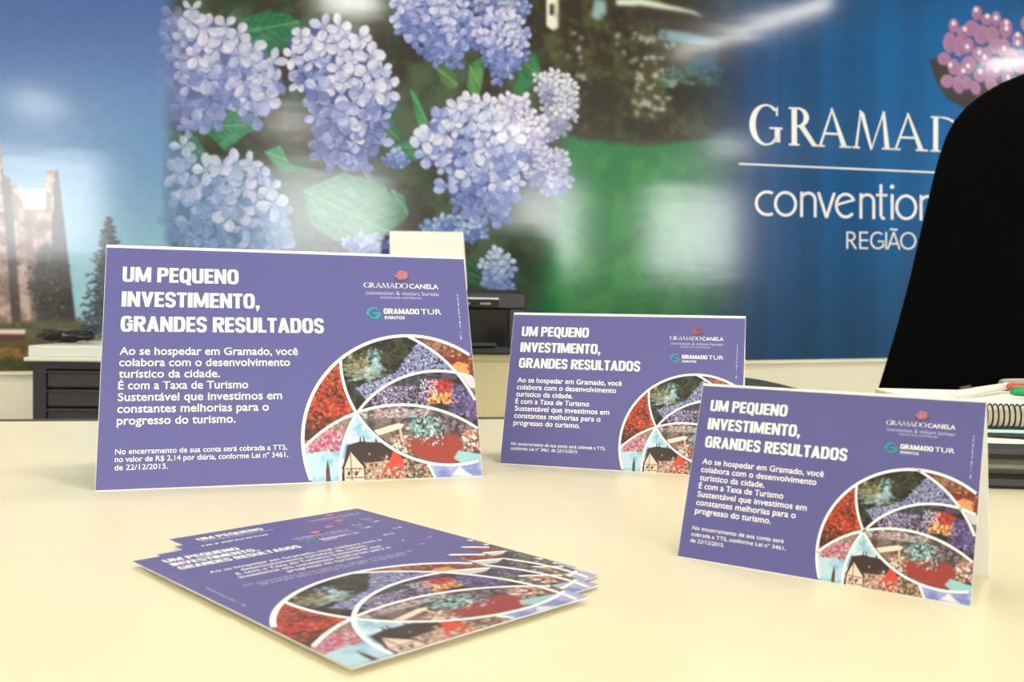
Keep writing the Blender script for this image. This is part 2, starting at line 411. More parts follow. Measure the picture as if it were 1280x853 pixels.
    for k in range(700):
        x = r.uniform(-20, 230); y = r.uniform(405, 465); q = smooth(420, 440, np.array(y))*(1-smooth(442, 452, np.array(y)))
        c.ell(x, y, r.uniform(2, 9), r.uniform(1, 3), 0, mix(mix((52, 56, 36), (96, 98, 62), r.random()), (178, 122, 62), float(q)*.8 if x < 60 else 0.1), .6, 1.5)
    c.poly([(-170, 412), (33, 412), (32, 418), (-170, 419)], (232, 214, 196), 1, .6)
    c.poly([(-170, 419), (32, 418), (31, 426), (-170, 427)], (88, 46, 44), 1, 1)
    # conifer
    for k in range(2200):
        t = r.random()**.7; y = 272+t*140; wdt = 4+t*34; x = 136+r.gauss(0, .42)*wdt; y += abs(x-136)*.25
        c.ell(x, y, r.uniform(1, 3.6), r.uniform(.7, 1.9), r.uniform(-.5, .5), mix((34, 42, 54), (84, 98, 108), r.random()**1.6), .75, 1)
    # leaves
    def leaf(P, base, vein, mid=None, soft=.7, nv=7):
        c.poly(P, base, 1, soft); q, m = c.pmask(P, 1)
        if not q: return
        old = c.clip; full = np.zeros((h, w)); full[q[2]:q[3], q[0]:q[1]] = m; c.clip = full
        P = np.array(P, float); a, b_ = (P[0], P[len(P)//2]) if mid is None else (np.array(mid[0], float), np.array(mid[1], float))
        d = b_-a; nrm = np.array([-d[1], d[0]])
        for k in range(90):
            t, sd = r.random(), r.uniform(-.5, .5); p = a+d*t+nrm*sd
            c.ell(p[0], p[1], r.uniform(3, 12), r.uniform(2, 5), math.atan2(d[1], d[0]), mix(base, vein if r.random() < .5 else [q_*.6 for q_ in base], .6), .3, 3)
        c.line([a, b_], 1.6, vein, .8)
        for k in range(nv):
            p = a+d*(k+.5)/nv
            for sd in (-1, 1): c.line([p, p+d*.16+nrm*.16*sd, p+d*.30+nrm*.27*sd], 1.0, vein, .36)
        c.clip = old
    leaf([(284, 40), (300, 24), (335, 14), (362, 20), (382, 32), (356, 60), (338, 76), (312, 64)], (32, 102, 70), (110, 160, 128), ((290, 44), (374, 28)))
    leaf([(286, 18), (300, 10), (308, 30), (296, 44), (284, 40)], (60, 84, 70), (90, 120, 100))
    leaf([(252, 160), (286, 140), (304, 138), (330, 156), (308, 168), (282, 190)], (42, 120, 84), (120, 170, 140), ((258, 160), (326, 155)))
    leaf([(222, 168), (245, 172), (262, 200), (238, 214)], (50, 110, 98), (110, 160, 140))
    leaf([(330, 190), (350, 182), (362, 206), (395, 214), (366, 214), (350, 214)], (58, 138, 96), (120, 180, 140))
    leaf([(378, 238), (430, 216), (480, 232), (500, 262), (504, 276), (470, 300), (420, 302), (386, 280)], (72, 128, 98), (140, 185, 155), ((382, 240), (488, 292)), nv=9)
    leaf([(488, 236), (504, 246), (510, 268), (500, 280)], (60, 126, 90), (110, 170, 130))
    leaf([(512, 112), (520, 118), (536, 158), (524, 166)], (48, 132, 86), (110, 170, 120))
    leaf([(488, 184), (516, 174), (538, 186), (520, 202), (496, 200)], (52, 118, 80), (110, 160, 120))
    leaf([(474, 150), (492, 140), (500, 176), (480, 182)], (36, 92, 62), (90, 130, 100))
    leaf([(586, 82), (606, 70), (600, 112), (598, 132), (584, 110)], (52, 120, 66), (120, 170, 100))
    leaf([(545, 85), (566, 80), (572, 108), (556, 116)], (66, 104, 60), (130, 160, 100))
    leaf([(655, 80), (668, 66), (676, 96), (650, 120), (640, 112)], (42, 118, 70), (100, 150, 100))
    leaf([(560, 330), (590, 320), (604, 350), (580, 372), (556, 360)], (40, 84, 62), (80, 130, 100))
    # hydrangea heads
    def head(P, p, seed, lit=(206, 206, 232), mid=(148, 158, 214), deep=(78, 94, 156), fade=None, al=1.0):
        rr = random.Random(seed); P = np.array(P, float); x0, y0 = P.min(0); x1, y1 = P.max(0)
        q, m = c.pmask(P)
        if not q: return
        full = np.zeros((h, w)); full[q[2]:q[3], q[0]:q[1]] = m
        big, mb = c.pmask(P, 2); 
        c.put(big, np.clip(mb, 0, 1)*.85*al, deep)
        def inside(x, y):
            i = int((x-c.x0)*c.k); j = int((y-c.y0)*c.k)
            return 0 <= i < w and 0 <= j < h and full[j, i] > .5
        C = []
        p = p*1.22
        for k in range(5000):
            x = rr.uniform(x0, x1); y = rr.uniform(y0, y1)
            if inside(x, y) and all((x-a)**2+(y-b_)**2 > (1.12*p)**2 for a, b_ in C): C.append((x, y))
        C.sort(key=lambda q_: -q_[1]+rr.uniform(-1.5*p, 1.5*p))
        for x, y in C:
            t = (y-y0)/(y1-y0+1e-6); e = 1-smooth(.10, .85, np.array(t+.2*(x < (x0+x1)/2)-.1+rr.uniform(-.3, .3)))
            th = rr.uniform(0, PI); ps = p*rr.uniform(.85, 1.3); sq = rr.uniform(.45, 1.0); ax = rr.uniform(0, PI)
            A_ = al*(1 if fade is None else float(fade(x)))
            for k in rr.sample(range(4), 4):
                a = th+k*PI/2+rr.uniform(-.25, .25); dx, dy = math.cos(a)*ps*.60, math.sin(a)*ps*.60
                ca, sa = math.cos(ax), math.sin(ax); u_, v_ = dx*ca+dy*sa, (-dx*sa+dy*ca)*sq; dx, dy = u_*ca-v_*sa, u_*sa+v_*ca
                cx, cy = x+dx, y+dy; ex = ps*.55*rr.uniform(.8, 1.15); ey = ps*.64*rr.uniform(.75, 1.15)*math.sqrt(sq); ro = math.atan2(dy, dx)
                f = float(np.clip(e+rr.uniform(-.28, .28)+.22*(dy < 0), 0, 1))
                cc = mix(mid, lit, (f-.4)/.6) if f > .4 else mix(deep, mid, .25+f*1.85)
                ca, sa = math.cos(ro), math.sin(ro); ln = ex*1.9; wd = ey*1.05; tw = rr.uniform(-.15, .15)
                Q = lambda L_, ox=0, oy=0, k0=1.: [(x+dx*.15+ox+(a_*ln*k0)*ca-(b_*wd*k0)*sa, y+dy*.15+oy+(a_*ln*k0)*sa+(b_*wd*k0)*ca) for a_, b_ in L_]
                sh_ = [(0, 0), (.22, .40), (.55, .72+tw), (.86, .62), (1.04, .24), (1.07, -.06), (.98, -.42), (.72, -.74), (.40, -.66+tw), (.15, -.30)]
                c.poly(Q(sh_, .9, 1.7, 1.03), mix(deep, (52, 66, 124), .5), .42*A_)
                c.poly(Q(sh_), cc, A_)
                c.poly(Q([(.1, 0), (.25, .38), (.55, .68+tw), (.86, .58), (1.02, .22), (.95, .05), (.5, .05)]), mix(cc, (246, 246, 252), .20+.22*f) if rr.random() < .6 else mix(cc, deep, .22), .7*A_)
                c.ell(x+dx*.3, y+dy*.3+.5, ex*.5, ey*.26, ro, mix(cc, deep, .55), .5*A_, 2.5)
                c.line([(x+dx*.2, y+dy*.2), (x+dx*1.35, y+dy*1.35)], .7, mix(cc, deep, .35), .4*A_)
            c.ell(x, y, p*.10, p*.10, 0, (170, 178, 214), .8*A_, 1)
    K = dict(lit=(196, 196, 218), mid=(140, 150, 200), deep=(80, 90, 140))
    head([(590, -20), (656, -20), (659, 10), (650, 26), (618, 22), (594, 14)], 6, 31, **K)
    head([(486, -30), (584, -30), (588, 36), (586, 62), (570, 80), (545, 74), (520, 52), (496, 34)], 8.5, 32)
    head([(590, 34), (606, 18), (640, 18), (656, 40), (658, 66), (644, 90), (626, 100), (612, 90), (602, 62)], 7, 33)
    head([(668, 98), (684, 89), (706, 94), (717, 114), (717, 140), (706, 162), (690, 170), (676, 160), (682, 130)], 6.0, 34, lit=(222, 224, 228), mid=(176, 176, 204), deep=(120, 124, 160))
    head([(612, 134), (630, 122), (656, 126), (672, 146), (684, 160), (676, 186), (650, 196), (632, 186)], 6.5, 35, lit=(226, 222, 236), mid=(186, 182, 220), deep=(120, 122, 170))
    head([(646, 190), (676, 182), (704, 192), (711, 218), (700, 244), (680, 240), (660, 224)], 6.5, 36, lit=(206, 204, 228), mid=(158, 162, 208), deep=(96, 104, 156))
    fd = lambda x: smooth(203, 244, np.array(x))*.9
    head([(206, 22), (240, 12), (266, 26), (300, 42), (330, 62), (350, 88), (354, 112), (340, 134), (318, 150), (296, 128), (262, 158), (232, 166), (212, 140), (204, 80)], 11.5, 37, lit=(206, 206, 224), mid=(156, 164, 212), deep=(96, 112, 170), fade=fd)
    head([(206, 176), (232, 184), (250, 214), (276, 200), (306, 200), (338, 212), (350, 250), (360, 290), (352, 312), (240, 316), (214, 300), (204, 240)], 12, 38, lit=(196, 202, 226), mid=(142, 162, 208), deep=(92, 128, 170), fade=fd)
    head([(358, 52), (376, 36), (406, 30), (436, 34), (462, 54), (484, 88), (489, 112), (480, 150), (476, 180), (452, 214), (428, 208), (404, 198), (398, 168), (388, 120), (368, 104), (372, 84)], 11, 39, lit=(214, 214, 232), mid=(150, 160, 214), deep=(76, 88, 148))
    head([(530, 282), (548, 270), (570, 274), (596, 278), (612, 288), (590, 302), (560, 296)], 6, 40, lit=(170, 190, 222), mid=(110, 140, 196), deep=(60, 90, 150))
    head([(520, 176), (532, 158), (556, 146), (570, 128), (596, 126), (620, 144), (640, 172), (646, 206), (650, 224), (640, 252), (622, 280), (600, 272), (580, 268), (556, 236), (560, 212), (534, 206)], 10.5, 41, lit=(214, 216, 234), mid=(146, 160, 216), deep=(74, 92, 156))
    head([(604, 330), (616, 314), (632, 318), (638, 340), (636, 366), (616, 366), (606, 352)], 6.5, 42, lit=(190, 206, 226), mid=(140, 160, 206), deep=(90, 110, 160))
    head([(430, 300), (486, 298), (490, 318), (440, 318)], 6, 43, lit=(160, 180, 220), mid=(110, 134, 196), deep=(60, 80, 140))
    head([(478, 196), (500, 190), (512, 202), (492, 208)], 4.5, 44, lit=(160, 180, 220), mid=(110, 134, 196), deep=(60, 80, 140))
    # emblem: a bunch of pink petals over a dark leaf
    c.poly([(1160, 76), (1172, 72), (1190, 92), (1225, 104), (1280, 96), (1268, 118), (1236, 132), (1204, 136), (1182, 124), (1168, 102)], (58, 52, 54), 1, .7)
    c.line([(1206, 136), (1240, 130), (1270, 114)], 2, (60, 110, 160), .7)
    em = [(1219, 17, 6, 9, 0), (1190, 33, 6, 9, 0), (1203, 41, 9, 8, 0), (1232, 25, 8, 7, 0), (1243, 24, 6, 9, 0), (1255, 36, 8, 12, 0), (1212, 36, 9, 10, .5), (1225, 44, 10, 12, 0), (1238, 44, 9, 11, 0),
          (1185, 54, 8, 13, 0), (1197, 58, 8, 13, 0), (1207, 58, 8, 10, .4), (1178, 74, 8, 8, 0), (1222, 68, 9, 9, 0), (1230, 70, 7, 12, .4), (1243, 58, 9, 10, 0), (1252, 60, 8, 12, 0), (1190, 84, 7, 10, 0),
          (1202, 88, 10, 9, 0), (1208, 82, 9, 12, .3), (1182, 102, 8, 8, .3), (1196, 106, 7, 11, -.2), (1206, 104, 7, 8, 0), (1217, 110, 6, 9, -.3), (1223, 94, 8, 9, 0), (1240, 86, 10, 14, .2), (1237, 106, 7, 10, -.5),
          (1270, 50, 7, 9, 0), (1262, 72, 9, 12, 0), (1274, 82, 9, 11, 0), (1258, 96, 8, 10, 0), (1288, 62, 9, 12, 0), (1300, 80, 9, 12, 0), (1290, 95, 10, 9, 0), (1312, 60, 8, 11, .4), (1322, 84, 9, 10, 0), (1282, 30, 8, 11, 0), (1302, 40, 9, 10, 0)]
    for x, y, a, b_, t in em:
        c.ell(x+.6, y+1, a+1, b_+1, t, (110, 70, 104), .8)
        c.ell(x, y, a, b_, t, (164, 122, 160), 1); c.ell(x+1, y+2, a*.7, b_*.7, t, (152, 110, 150), .6, 2)
    for x, y in ((1218, 13), (1190, 30), (1204, 37), (1232, 21), (1243, 23), (1256, 29), (1256, 36), (1207, 59), (1222, 66), (1229, 72), (1253, 61), (1186, 82), (1208, 83), (1202, 89), (1223, 90), (1243, 88), (1258, 97), (1270, 44), (1270, 54)):
        c.ell(x, y, 2.6, 3.2, 0, (240, 226, 232), .95, 1.5)
    c.a = np.clip(c.a*(1+(n3[..., None]-.5)*.06), 0, 1)
paint_mural(cv)
mural = thing('wall_mural', 'large glossy printed mural of blue hydrangeas, lawn, stone castle and dark blue logo field', 'mural', tuple(room(0.4, 0, 0.72)))
def to_local(P): return np.asarray(P)-np.array(mural.location)
b = MB(); cs = [(UL, vbot(UL)), (UR, vbot(UR)), (UR, VT), (UL, VT)]
b.prism([to_local(wp(u, v, .002)) for u, v in cs], [to_local(wp(u, v, .007)) for u, v in cs])
b.build('mural_panel', M['board'], mural)
us = np.r_[np.arange(UL, 0, 4.0), np.arange(0, 1282, 1.45), np.arange(1283, UR, 4.0), UR]
vt = np.r_[np.arange(VT, 0, 4.0), np.arange(0, 462, 1.45)]; vt = (vt-VT)/(vt[-1]-VT)
Ug, Tg = np.meshgrid(us, vt); Vg = VT+(vbot(Ug)-VT)*Tg
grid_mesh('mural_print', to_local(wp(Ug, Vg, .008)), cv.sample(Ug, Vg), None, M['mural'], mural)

# lettering on the mural: every stroke is a polygon in picture units, laid on the wall
class Ink:
    def __init__(s, fn): s.mb = MB(); s.fn = fn
    def poly(s, P):
        n = len(P); s.mb.add([s.fn(x, y) for x, y in P], [tuple(range(n))])
    def ribbon(s, P, w):
        P = np.array(P, float); n = len(P); w = np.broadcast_to(w, (n,))
        t = np.gradient(P, axis=0); t /= np.linalg.norm(t, axis=1)[:, None]+1e-9; nn = np.c_[-t[:, 1], t[:, 0]]
        A = P+nn*w[:, None]/2; B = P-nn*w[:, None]/2
        s.mb.add([s.fn(*q) for q in A]+[s.fn(*q) for q in B], [(i, i+1, n+i+1, n+i) for i in range(n-1)])
    def seg(s, a, b_, w): s.ribbon([a, b_], w)
    def crescent(s, co, ro, ci, ri, a0, a1, n=40):
        A = [(co[0]+ro[0]*math.cos(a0+(a1-a0)*i/n), co[1]+ro[1]*math.sin(a0+(a1-a0)*i/n)) for i in range(n+1)]
        B = [(ci[0]+ri[0]*math.cos(a0+(a1-a0)*i/n), ci[1]+ri[1]*math.sin(a0+(a1-a0)*i/n)) for i in range(n+1)]
        m = n+1; s.mb.add([s.fn(*q) for q in A]+[s.fn(*q) for q in B], [(i, i+1, m+i+1, m+i) for i in range(n)])
def arc(cx, cy, rx, ry, a0, a1, n=24): return [(cx+rx*math.cos(math.radians(a0+(a1-a0)*i/n)), cy+ry*math.sin(math.radians(a0+(a1-a0)*i/n))) for i in range(n+1)]
def serif_glyph(ch, ink, x0, x1, base, cap, k=1.0):
    w = x1-x0
    f = lambda p: (x0+p[0]*w, base(x0+p[0]*w)-p[1]*cap)
    old = ink.fn; ink_fn = old
    sub = Ink(lambda x, y: old(*f((x, y)))); sub.mb = ink.mb
    r = cap/w                        # x units per y unit
    T, t, sf = .135*r*k, .062*r*k, .045
    def stem(xa, y0=0, y1=1, ww=None, l=True):
        ww = ww or T; sub.poly([(xa, y0), (xa+ww, y0), (xa+ww, y1), (xa, y1)])
    def ser(xa, xb, y): sub.poly([(xa, y), (xb, y), (xb, y+sf), (xa, y+sf)])
    if ch == 'G':
        sub.crescent((.54, .5), (.54, .53), (.56, .5), (.54-T*1.05, .485), math.radians(48), math.radians(318))
        stem(.83, .06, .42); ser(.66, 1.08, .40); sub.poly([(.88, .74), (.93, .74), (.93, .99), (.86, .90)])
        sub.poly([(.83, .06), (.83+T, .06), (.9, .14), (.83, .2)])
    elif ch == 'R':
        stem(.10); ser(0, .36, 0); ser(0, .2, 1-sf)
        sub.crescent((.30, .745), (.38, .26), (.30, .745), (.38-T, .21), math.radians(-90), math.radians(90))
        sub.poly([(.1+T, 1-sf), (.31, 1-sf), (.31, 1.005), (.1+T, 1.005)]); sub.poly([(.1+T, .485), (.31, .485), (.31, .535), (.1+T, .535)])
        sub.poly([(.34, .50), (.34+T*1.1, .52), (.90+T*.3, .02), (1.0, 0), (.80, 0)])
    elif ch == 'A':
        sub.poly([(.10, 0), (.10+t, 0), (.50+t*.2, 1.0), (.47, 1.02)]); sub.poly([(.45, 1.04), (.50, 1.04), (.93, 0), (.93-T*1.08, 0)])
        sub.poly([(.22, .33), (.72, .33), (.70, .385), (.24, .385)]); ser(0, .28, 0); ser(.70, 1.04, 0)
    elif ch == 'M':
        sub.poly([(.07, 0), (.07+t, 0), (.24, 1.0), (.20, 1.0)]); sub.poly([(.18, 1.03), (.22, 1.03), (.22+T*.7, .95), (.52, .0), (.47, -.03)])
        sub.poly([(.48, .0), (.50, -.03), (.83, 1.03), (.78, 1.0)]); sub.poly([(.77, 1.03), (.83, 1.03), (.96, 0), (.96-T, 0)])
        ser(0, .2, 0); ser(.76, 1.04, 0)
    elif ch == 'D':
        stem(.08); ser(0, .3, 0); ser(0, .3, 1-sf)
        sub.crescent((.32, .5), (.66, .5), (.32, .5), (.66-T, .455), math.radians(-90), math.radians(90))
    elif ch == 'O':
        sub.crescent((.5, .5), (.5, .53), (.5, .5), (.5-T, .48), 0, 2*PI)
def on_wall(x, y): return to_local(wp(x, y, .0095))
k = Ink(on_wall); bl = lambda x: 180.2+(x-938)*.0445
for ch, a, c_ in (('G', 935, 973), ('R', 984, 1021), ('A', 1017, 1060), ('M', 1063, 1112), ('A', 1111, 1156), ('D', 1161, 1202), ('O', 1208, 1256)):
    serif_glyph(ch, k, a, c_, bl, 48.5-(a-935)*.019)
k.mb.build('serif_lettering', M['mural_white'], mural)
k = Ink(on_wall); k.ribbon([(922, 205.3), (1310, 222.5)], 2.0); k.mb.build('rule_line', M['mural_white'], mural)
k = Ink(on_wall); bs = lambda x: 270.0+(x-943)*.0285; LW = 3.4
def P_(L): return [(x, bs(x)-y) for x, y in L]
XH = 31.5
k.ribbon(P_(arc(957.5, XH/2, 14, XH/2-1.5, 62, 298)), LW)
k.ribbon(P_(arc(980, XH/2, 12.6, XH/2-1.5, 0, 360, 40)), LW)
def n_(xa, xb): 
    k.ribbon(P_([(xa, 0), (xa, XH)]), LW); q = (xb-xa)/2; k.ribbon(P_([(xb, 0), (xb, XH-q-3)]+arc(xa+q, XH-q-1.5, q, q, 0, 180)), LW)
n_(1000, 1017)
k.ribbon(P_([(1021, XH), (1031, 0)]), LW); k.ribbon(P_([(1041, XH), (1031, 0)]), LW)
k.ribbon(P_(arc(1055, XH/2, 11.6, XH/2-1.5, -42, -335)), LW); k.ribbon(P_([(1043.5, XH/2+.6), (1066, XH/2+7.5)]), LW-.6)
n_(1074, 1090)
k.ribbon(P_([(1099, XH+12), (1099, 5), (1100.5, 1.4), (1104, 1)]), LW); k.ribbon(P_([(1093, XH-1.5), (1107, XH-1.5)]), LW-.4)
k.ribbon(P_([(1113, 0), (1113, XH)]), LW); k.poly(P_(arc(1113, XH+9.5, 2.7, 2.7, 0, 345, 14)))
k.ribbon(P_(arc(1130.5, XH/2, 12, XH/2-1.5, 0, 360, 40)), LW)
n_(1149, 1166)
k.mb.build('sans_lettering', M['mural_white'], mural)
k = Ink(on_wall); bs = lambda x: 311.3+(x-1056)*.012; H2 = 21.5; LW = 1.9
k.ribbon(P_([(1057, 0), (1057, H2)]), LW); k.ribbon(P_([(1057, H2-1), (1061, H2-1)]+arc(1061, H2-6, 5.4, 5, 90, -90)+[(1057, H2-11)]), LW); k.ribbon(P_([(1061, H2-11), (1068, 0)]), LW)
k.ribbon(P_([(1073, 0), (1073, H2)]), LW)
for y in (1, H2/2, H2-1): k.ribbon(P_([(1073, y), (1083, y)]), LW)
k.ribbon(P_(arc(1095, H2/2, 8.4, H2/2-.8, 48, 330)), LW); k.ribbon(P_([(1095, H2/2-1), (1102, H2/2-1), (1102, 2.5)]), LW)
k.ribbon(P_([(1105.5, 0), (1105.5, H2)]), LW)
k.ribbon(P_([(1107.5, 0), (1115, H2)]), LW); k.ribbon(P_([(1122.5, 0), (1115, H2)]), LW); k.ribbon(P_([(1110, 7), (1120, 7)]), LW)
k.ribbon(P_([(1110.5, H2+2.5), (1112.5, H2+4), (1115, H2+3.2), (1117.5, H2+2.4), (1119.5, H2+4)]), LW)
k.ribbon(P_(arc(1133, H2/2, 9, H2/2-.8, 0, 360, 36)), LW)
k.mb.build('small_lettering', M['mural_white'], mural)
# cream capping strip of the wall just below the print
b = MB(); q = [(UL, vbot(UL)+.2), (UR, vbot(UR)+.2), (UR, vbot(UR)+4.2), (UL, vbot(UL)+4.2)]
b.prism([wp(u, v, -.001) for u, v in q], [wp(u, v, .012) for u, v in q]); struct(b.build('trim_1', M['cream']))

# ------------------------------------------------------------------ reception counter
CY = 0.18
ct = thing('reception_counter', 'long cream laminate reception counter the cards and flyers lie on', 'counter', (-.584, 1.0757, 0), CY)
b = MB(); b.box(-.75, 2.0, -.98, 0, DESK-.03, DESK, bev=.002); b.build('worktop', M['counter'], ct)
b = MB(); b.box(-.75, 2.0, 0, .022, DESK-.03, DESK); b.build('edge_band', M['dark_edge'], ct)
b = MB(); b.box(-.70, 1.95, -.93, -.905, 0, DESK-.03); b.build('front_panel', M['cream'], ct)
for xa in (-.70, 1.925):
    b = MB(); b.box(xa, xa+.025, -.905, -.05, 0, DESK-.03); b.build('side_panel', M['cream'], ct)

# ------------------------------------------------------------------ text
_tc = {}
def glyphs(s, off=0.0):
    key = (s, off)
    if key not in _tc:
        cu = bpy.data.curves.new('t', 'FONT'); cu.body = s; cu.size = 1; cu.offset = off; cu.resolution_u = 3; cu.fill_mode = 'FRONT'
        o = bpy.data.objects.new('t', cu); COL.objects.link(o); bpy.context.view_layer.update()
        me = o.evaluated_get(bpy.context.evaluated_depsgraph_get()).to_mesh()
        v = np.array([w_.co[:2] for w_ in me.vertices]).reshape(-1, 2); f = [tuple(p.vertices) for p in me.polygons]
        bpy.data.objects.remove(o); bpy.data.curves.remove(cu); _tc[key] = (v, f)
    return _tc[key]
CAPH = glyphs('H')[0][:, 1].max()
def put_text(mb, fn, s, x0, x1, base, cap, off=0.0, mi=0, rot=None):
    v, f = glyphs(s, off); a, e = v[:, 0].min(), v[:, 0].max()
    X = x0+(v[:, 0]-a)/(e-a)*(x1-x0); Y = base-v[:, 1]*cap/CAPH
    mb.add([fn(x, y) for x, y in zip(X, Y)], f, mi)

XHR = glyphs('x')[0][:, 1].max()/CAPH
def put_body(mb, fn, s, x0, x1, base, cap, off=0.0, xh=.735):   # taller lower case
    v, f = glyphs(s, off); a, e = v[:, 0].min(), v[:, 0].max(); q = v[:, 1]/CAPH
    q = np.where(q < 0, q, np.where(q < XHR, q*xh/XHR, np.where(q < 1.05, xh+(q-XHR)*(1.05-xh)/(1.05-XHR), q)))
    X = x0+(v[:, 0]-a)/(e-a)*(x1-x0); Y = base-q*cap
    mb.add([fn(x, y) for x, y in zip(X, Y)], f)
GW = dict(U=.62, M=.84, P=.60, E=.50, Q=.64, N=.66, I=.25, V=.66, S=.58, T=.54, O=.64, G=.63, R=.63, A=.68, D=.63, L=.47)
GW[','] = .24; GW[' '] = .22
def sq_arc(cx, cy, rx, ry, a0, a1, n=22, e=.62):
    P = []
    for i in range(n+1):
        a = math.radians(a0+(a1-a0)*i/n); ca, sa = math.cos(a), math.sin(a)
        P.append((cx+rx*math.copysign(abs(ca)**e, ca), cy+ry*math.copysign(abs(sa)**e, sa)))
    return P
def put_bold(mb, fn, s, x0, x1, base, cap, k=1.0, gap=.055):
    tot = sum(GW[c]+gap for c in s)-gap; ux = (x1-x0)/tot; x = 0
    for ch in s:
        w = GW[ch]; T = .215*k; H = .175*k; lift = np.array(getattr(fn, 'lift', (0, 0, 0)))*.12; cnt = [0]
        q = Ink(lambda a, b, x=x, lift=lift, cnt=cnt: tuple(np.array(fn(x0+(x+a)*ux, base-b*cap))+lift*cnt[0])); q.mb = mb
        def stroke_poly(P, q=q, cnt=cnt): cnt[0] += 1; Ink.poly(q, P)
        q.poly = stroke_poly
        R_ = lambda a, b, c, d: q.poly([(a, b), (c, b), (c, d), (a, d)])
        def ring(a0, a1, cx=None, rx=None, cy=.5, ry=.515):
            cx = w/2 if cx is None else cx; rx = w/2 if rx is None else rx
            cnt[0] += 1; A = sq_arc(cx, cy, rx, ry, a0, a1); B = sq_arc(cx, cy, rx-T, ry-H, a0, a1); m = len(A)
            q.mb.add([q.fn(*p) for p in A+B], [(i, i+1, m+i+1, m+i) for i in range(m-1)])
        if ch in 'PENRDLM': R_(0, 0, T if ch != 'M' else T*.92, 1)
        if ch == 'I': R_(0, 0, w, 1)
        elif ch in 'PR':
            cy, ry = (.70, .30) if ch == 'P' else (.72, .28); bx_ = w-.30
            R_(T*.9, 1-H, bx_, 1); R_(T*.9, cy-ry, bx_, cy-ry+H); ring(-90, 90, bx_, .30, cy, ry)
            if ch == 'R': q.poly([(w*.36, .46), (w*.36+T, .46), (w+.02, 0), (w-T-.02, 0)])
        elif ch == 'E':
            for y in (0, .5-H/2, 1-H): R_(T*.9, y, w-(.03 if 0 < y < .7 else 0), y+H)
        elif ch == 'L': R_(T*.9, 0, w, H)
        elif ch == 'T': R_(0, 1-H, w, 1); R_(w/2-T/2, 0, w/2+T/2, 1-H)
        elif ch == 'U': R_(0, .3, T, 1); R_(w-T, .3, w, 1); ring(180, 360, cy=.32, ry=.335)
        elif ch in 'OQ':
            ring(0, 360)
            if ch == 'Q': q.poly([(w*.42, .22), (w*.42+T, .22), (w+.02, -.14), (w-T-.02, -.14)])
        elif ch == 'G': ring(38, 322); R_(w-T, .07, w, .54); R_(w*.52, .38, w-T*.9, .54); R_(w-T, .60, w, .74)
        elif ch == 'D': R_(T*.9, 1-H, w-.32, 1); R_(T*.9, 0, w-.32, H); ring(-90, 90, w-.32, .32, .5, .5)
        elif ch == 'N': R_(w-T, 0, w, 1); q.poly([(0, 1), (T, 1), (w, 0), (w-T, 0)])
        elif ch == 'M': R_(w-T*.92, 0, w, 1); q.poly([(0, 1), (T*1.1, 1), (w/2+T*.42, .05), (w/2-T*.42, .05)]); q.poly([(w, 1), (w-T*1.1, 1), (w/2-T*.42, .05), (w/2+T*.42, .05)])
        elif ch == 'V': q.poly([(0, 1), (T*1.08, 1), (w/2+T*.46, 0), (w/2-T*.46, 0)]); q.poly([(w, 1), (w-T*1.08, 1), (w/2-T*.46, 0), (w/2+T*.46, 0)])
        elif ch == 'A':
            q.poly([(w/2-T*.48, 1), (w/2+T*.48, 1), (T*1.02, 0), (0, 0)]); q.poly([(w/2-T*.48, 1), (w/2+T*.48, 1), (w, 0), (w-T*1.02, 0)]); R_(w*.25, .19, w*.75, .19+H*.95)
        elif ch == 'S':
            q.ribbon(sq_arc(w/2, .72, w/2-T*.48, .295-H*.5, 0, 215, 18, .75)+[(w*.5, .5)]+sq_arc(w/2, .28, w/2-T*.48, .295-H*.5, 35, -180, 18, .75), H*1.12)
        elif ch == ',': q.poly([(0, .21), (T, .21), (T, .02), (T*.45, -.18), (.02, -.18), (.07, 0), (0, 0)])
        x += w+gap
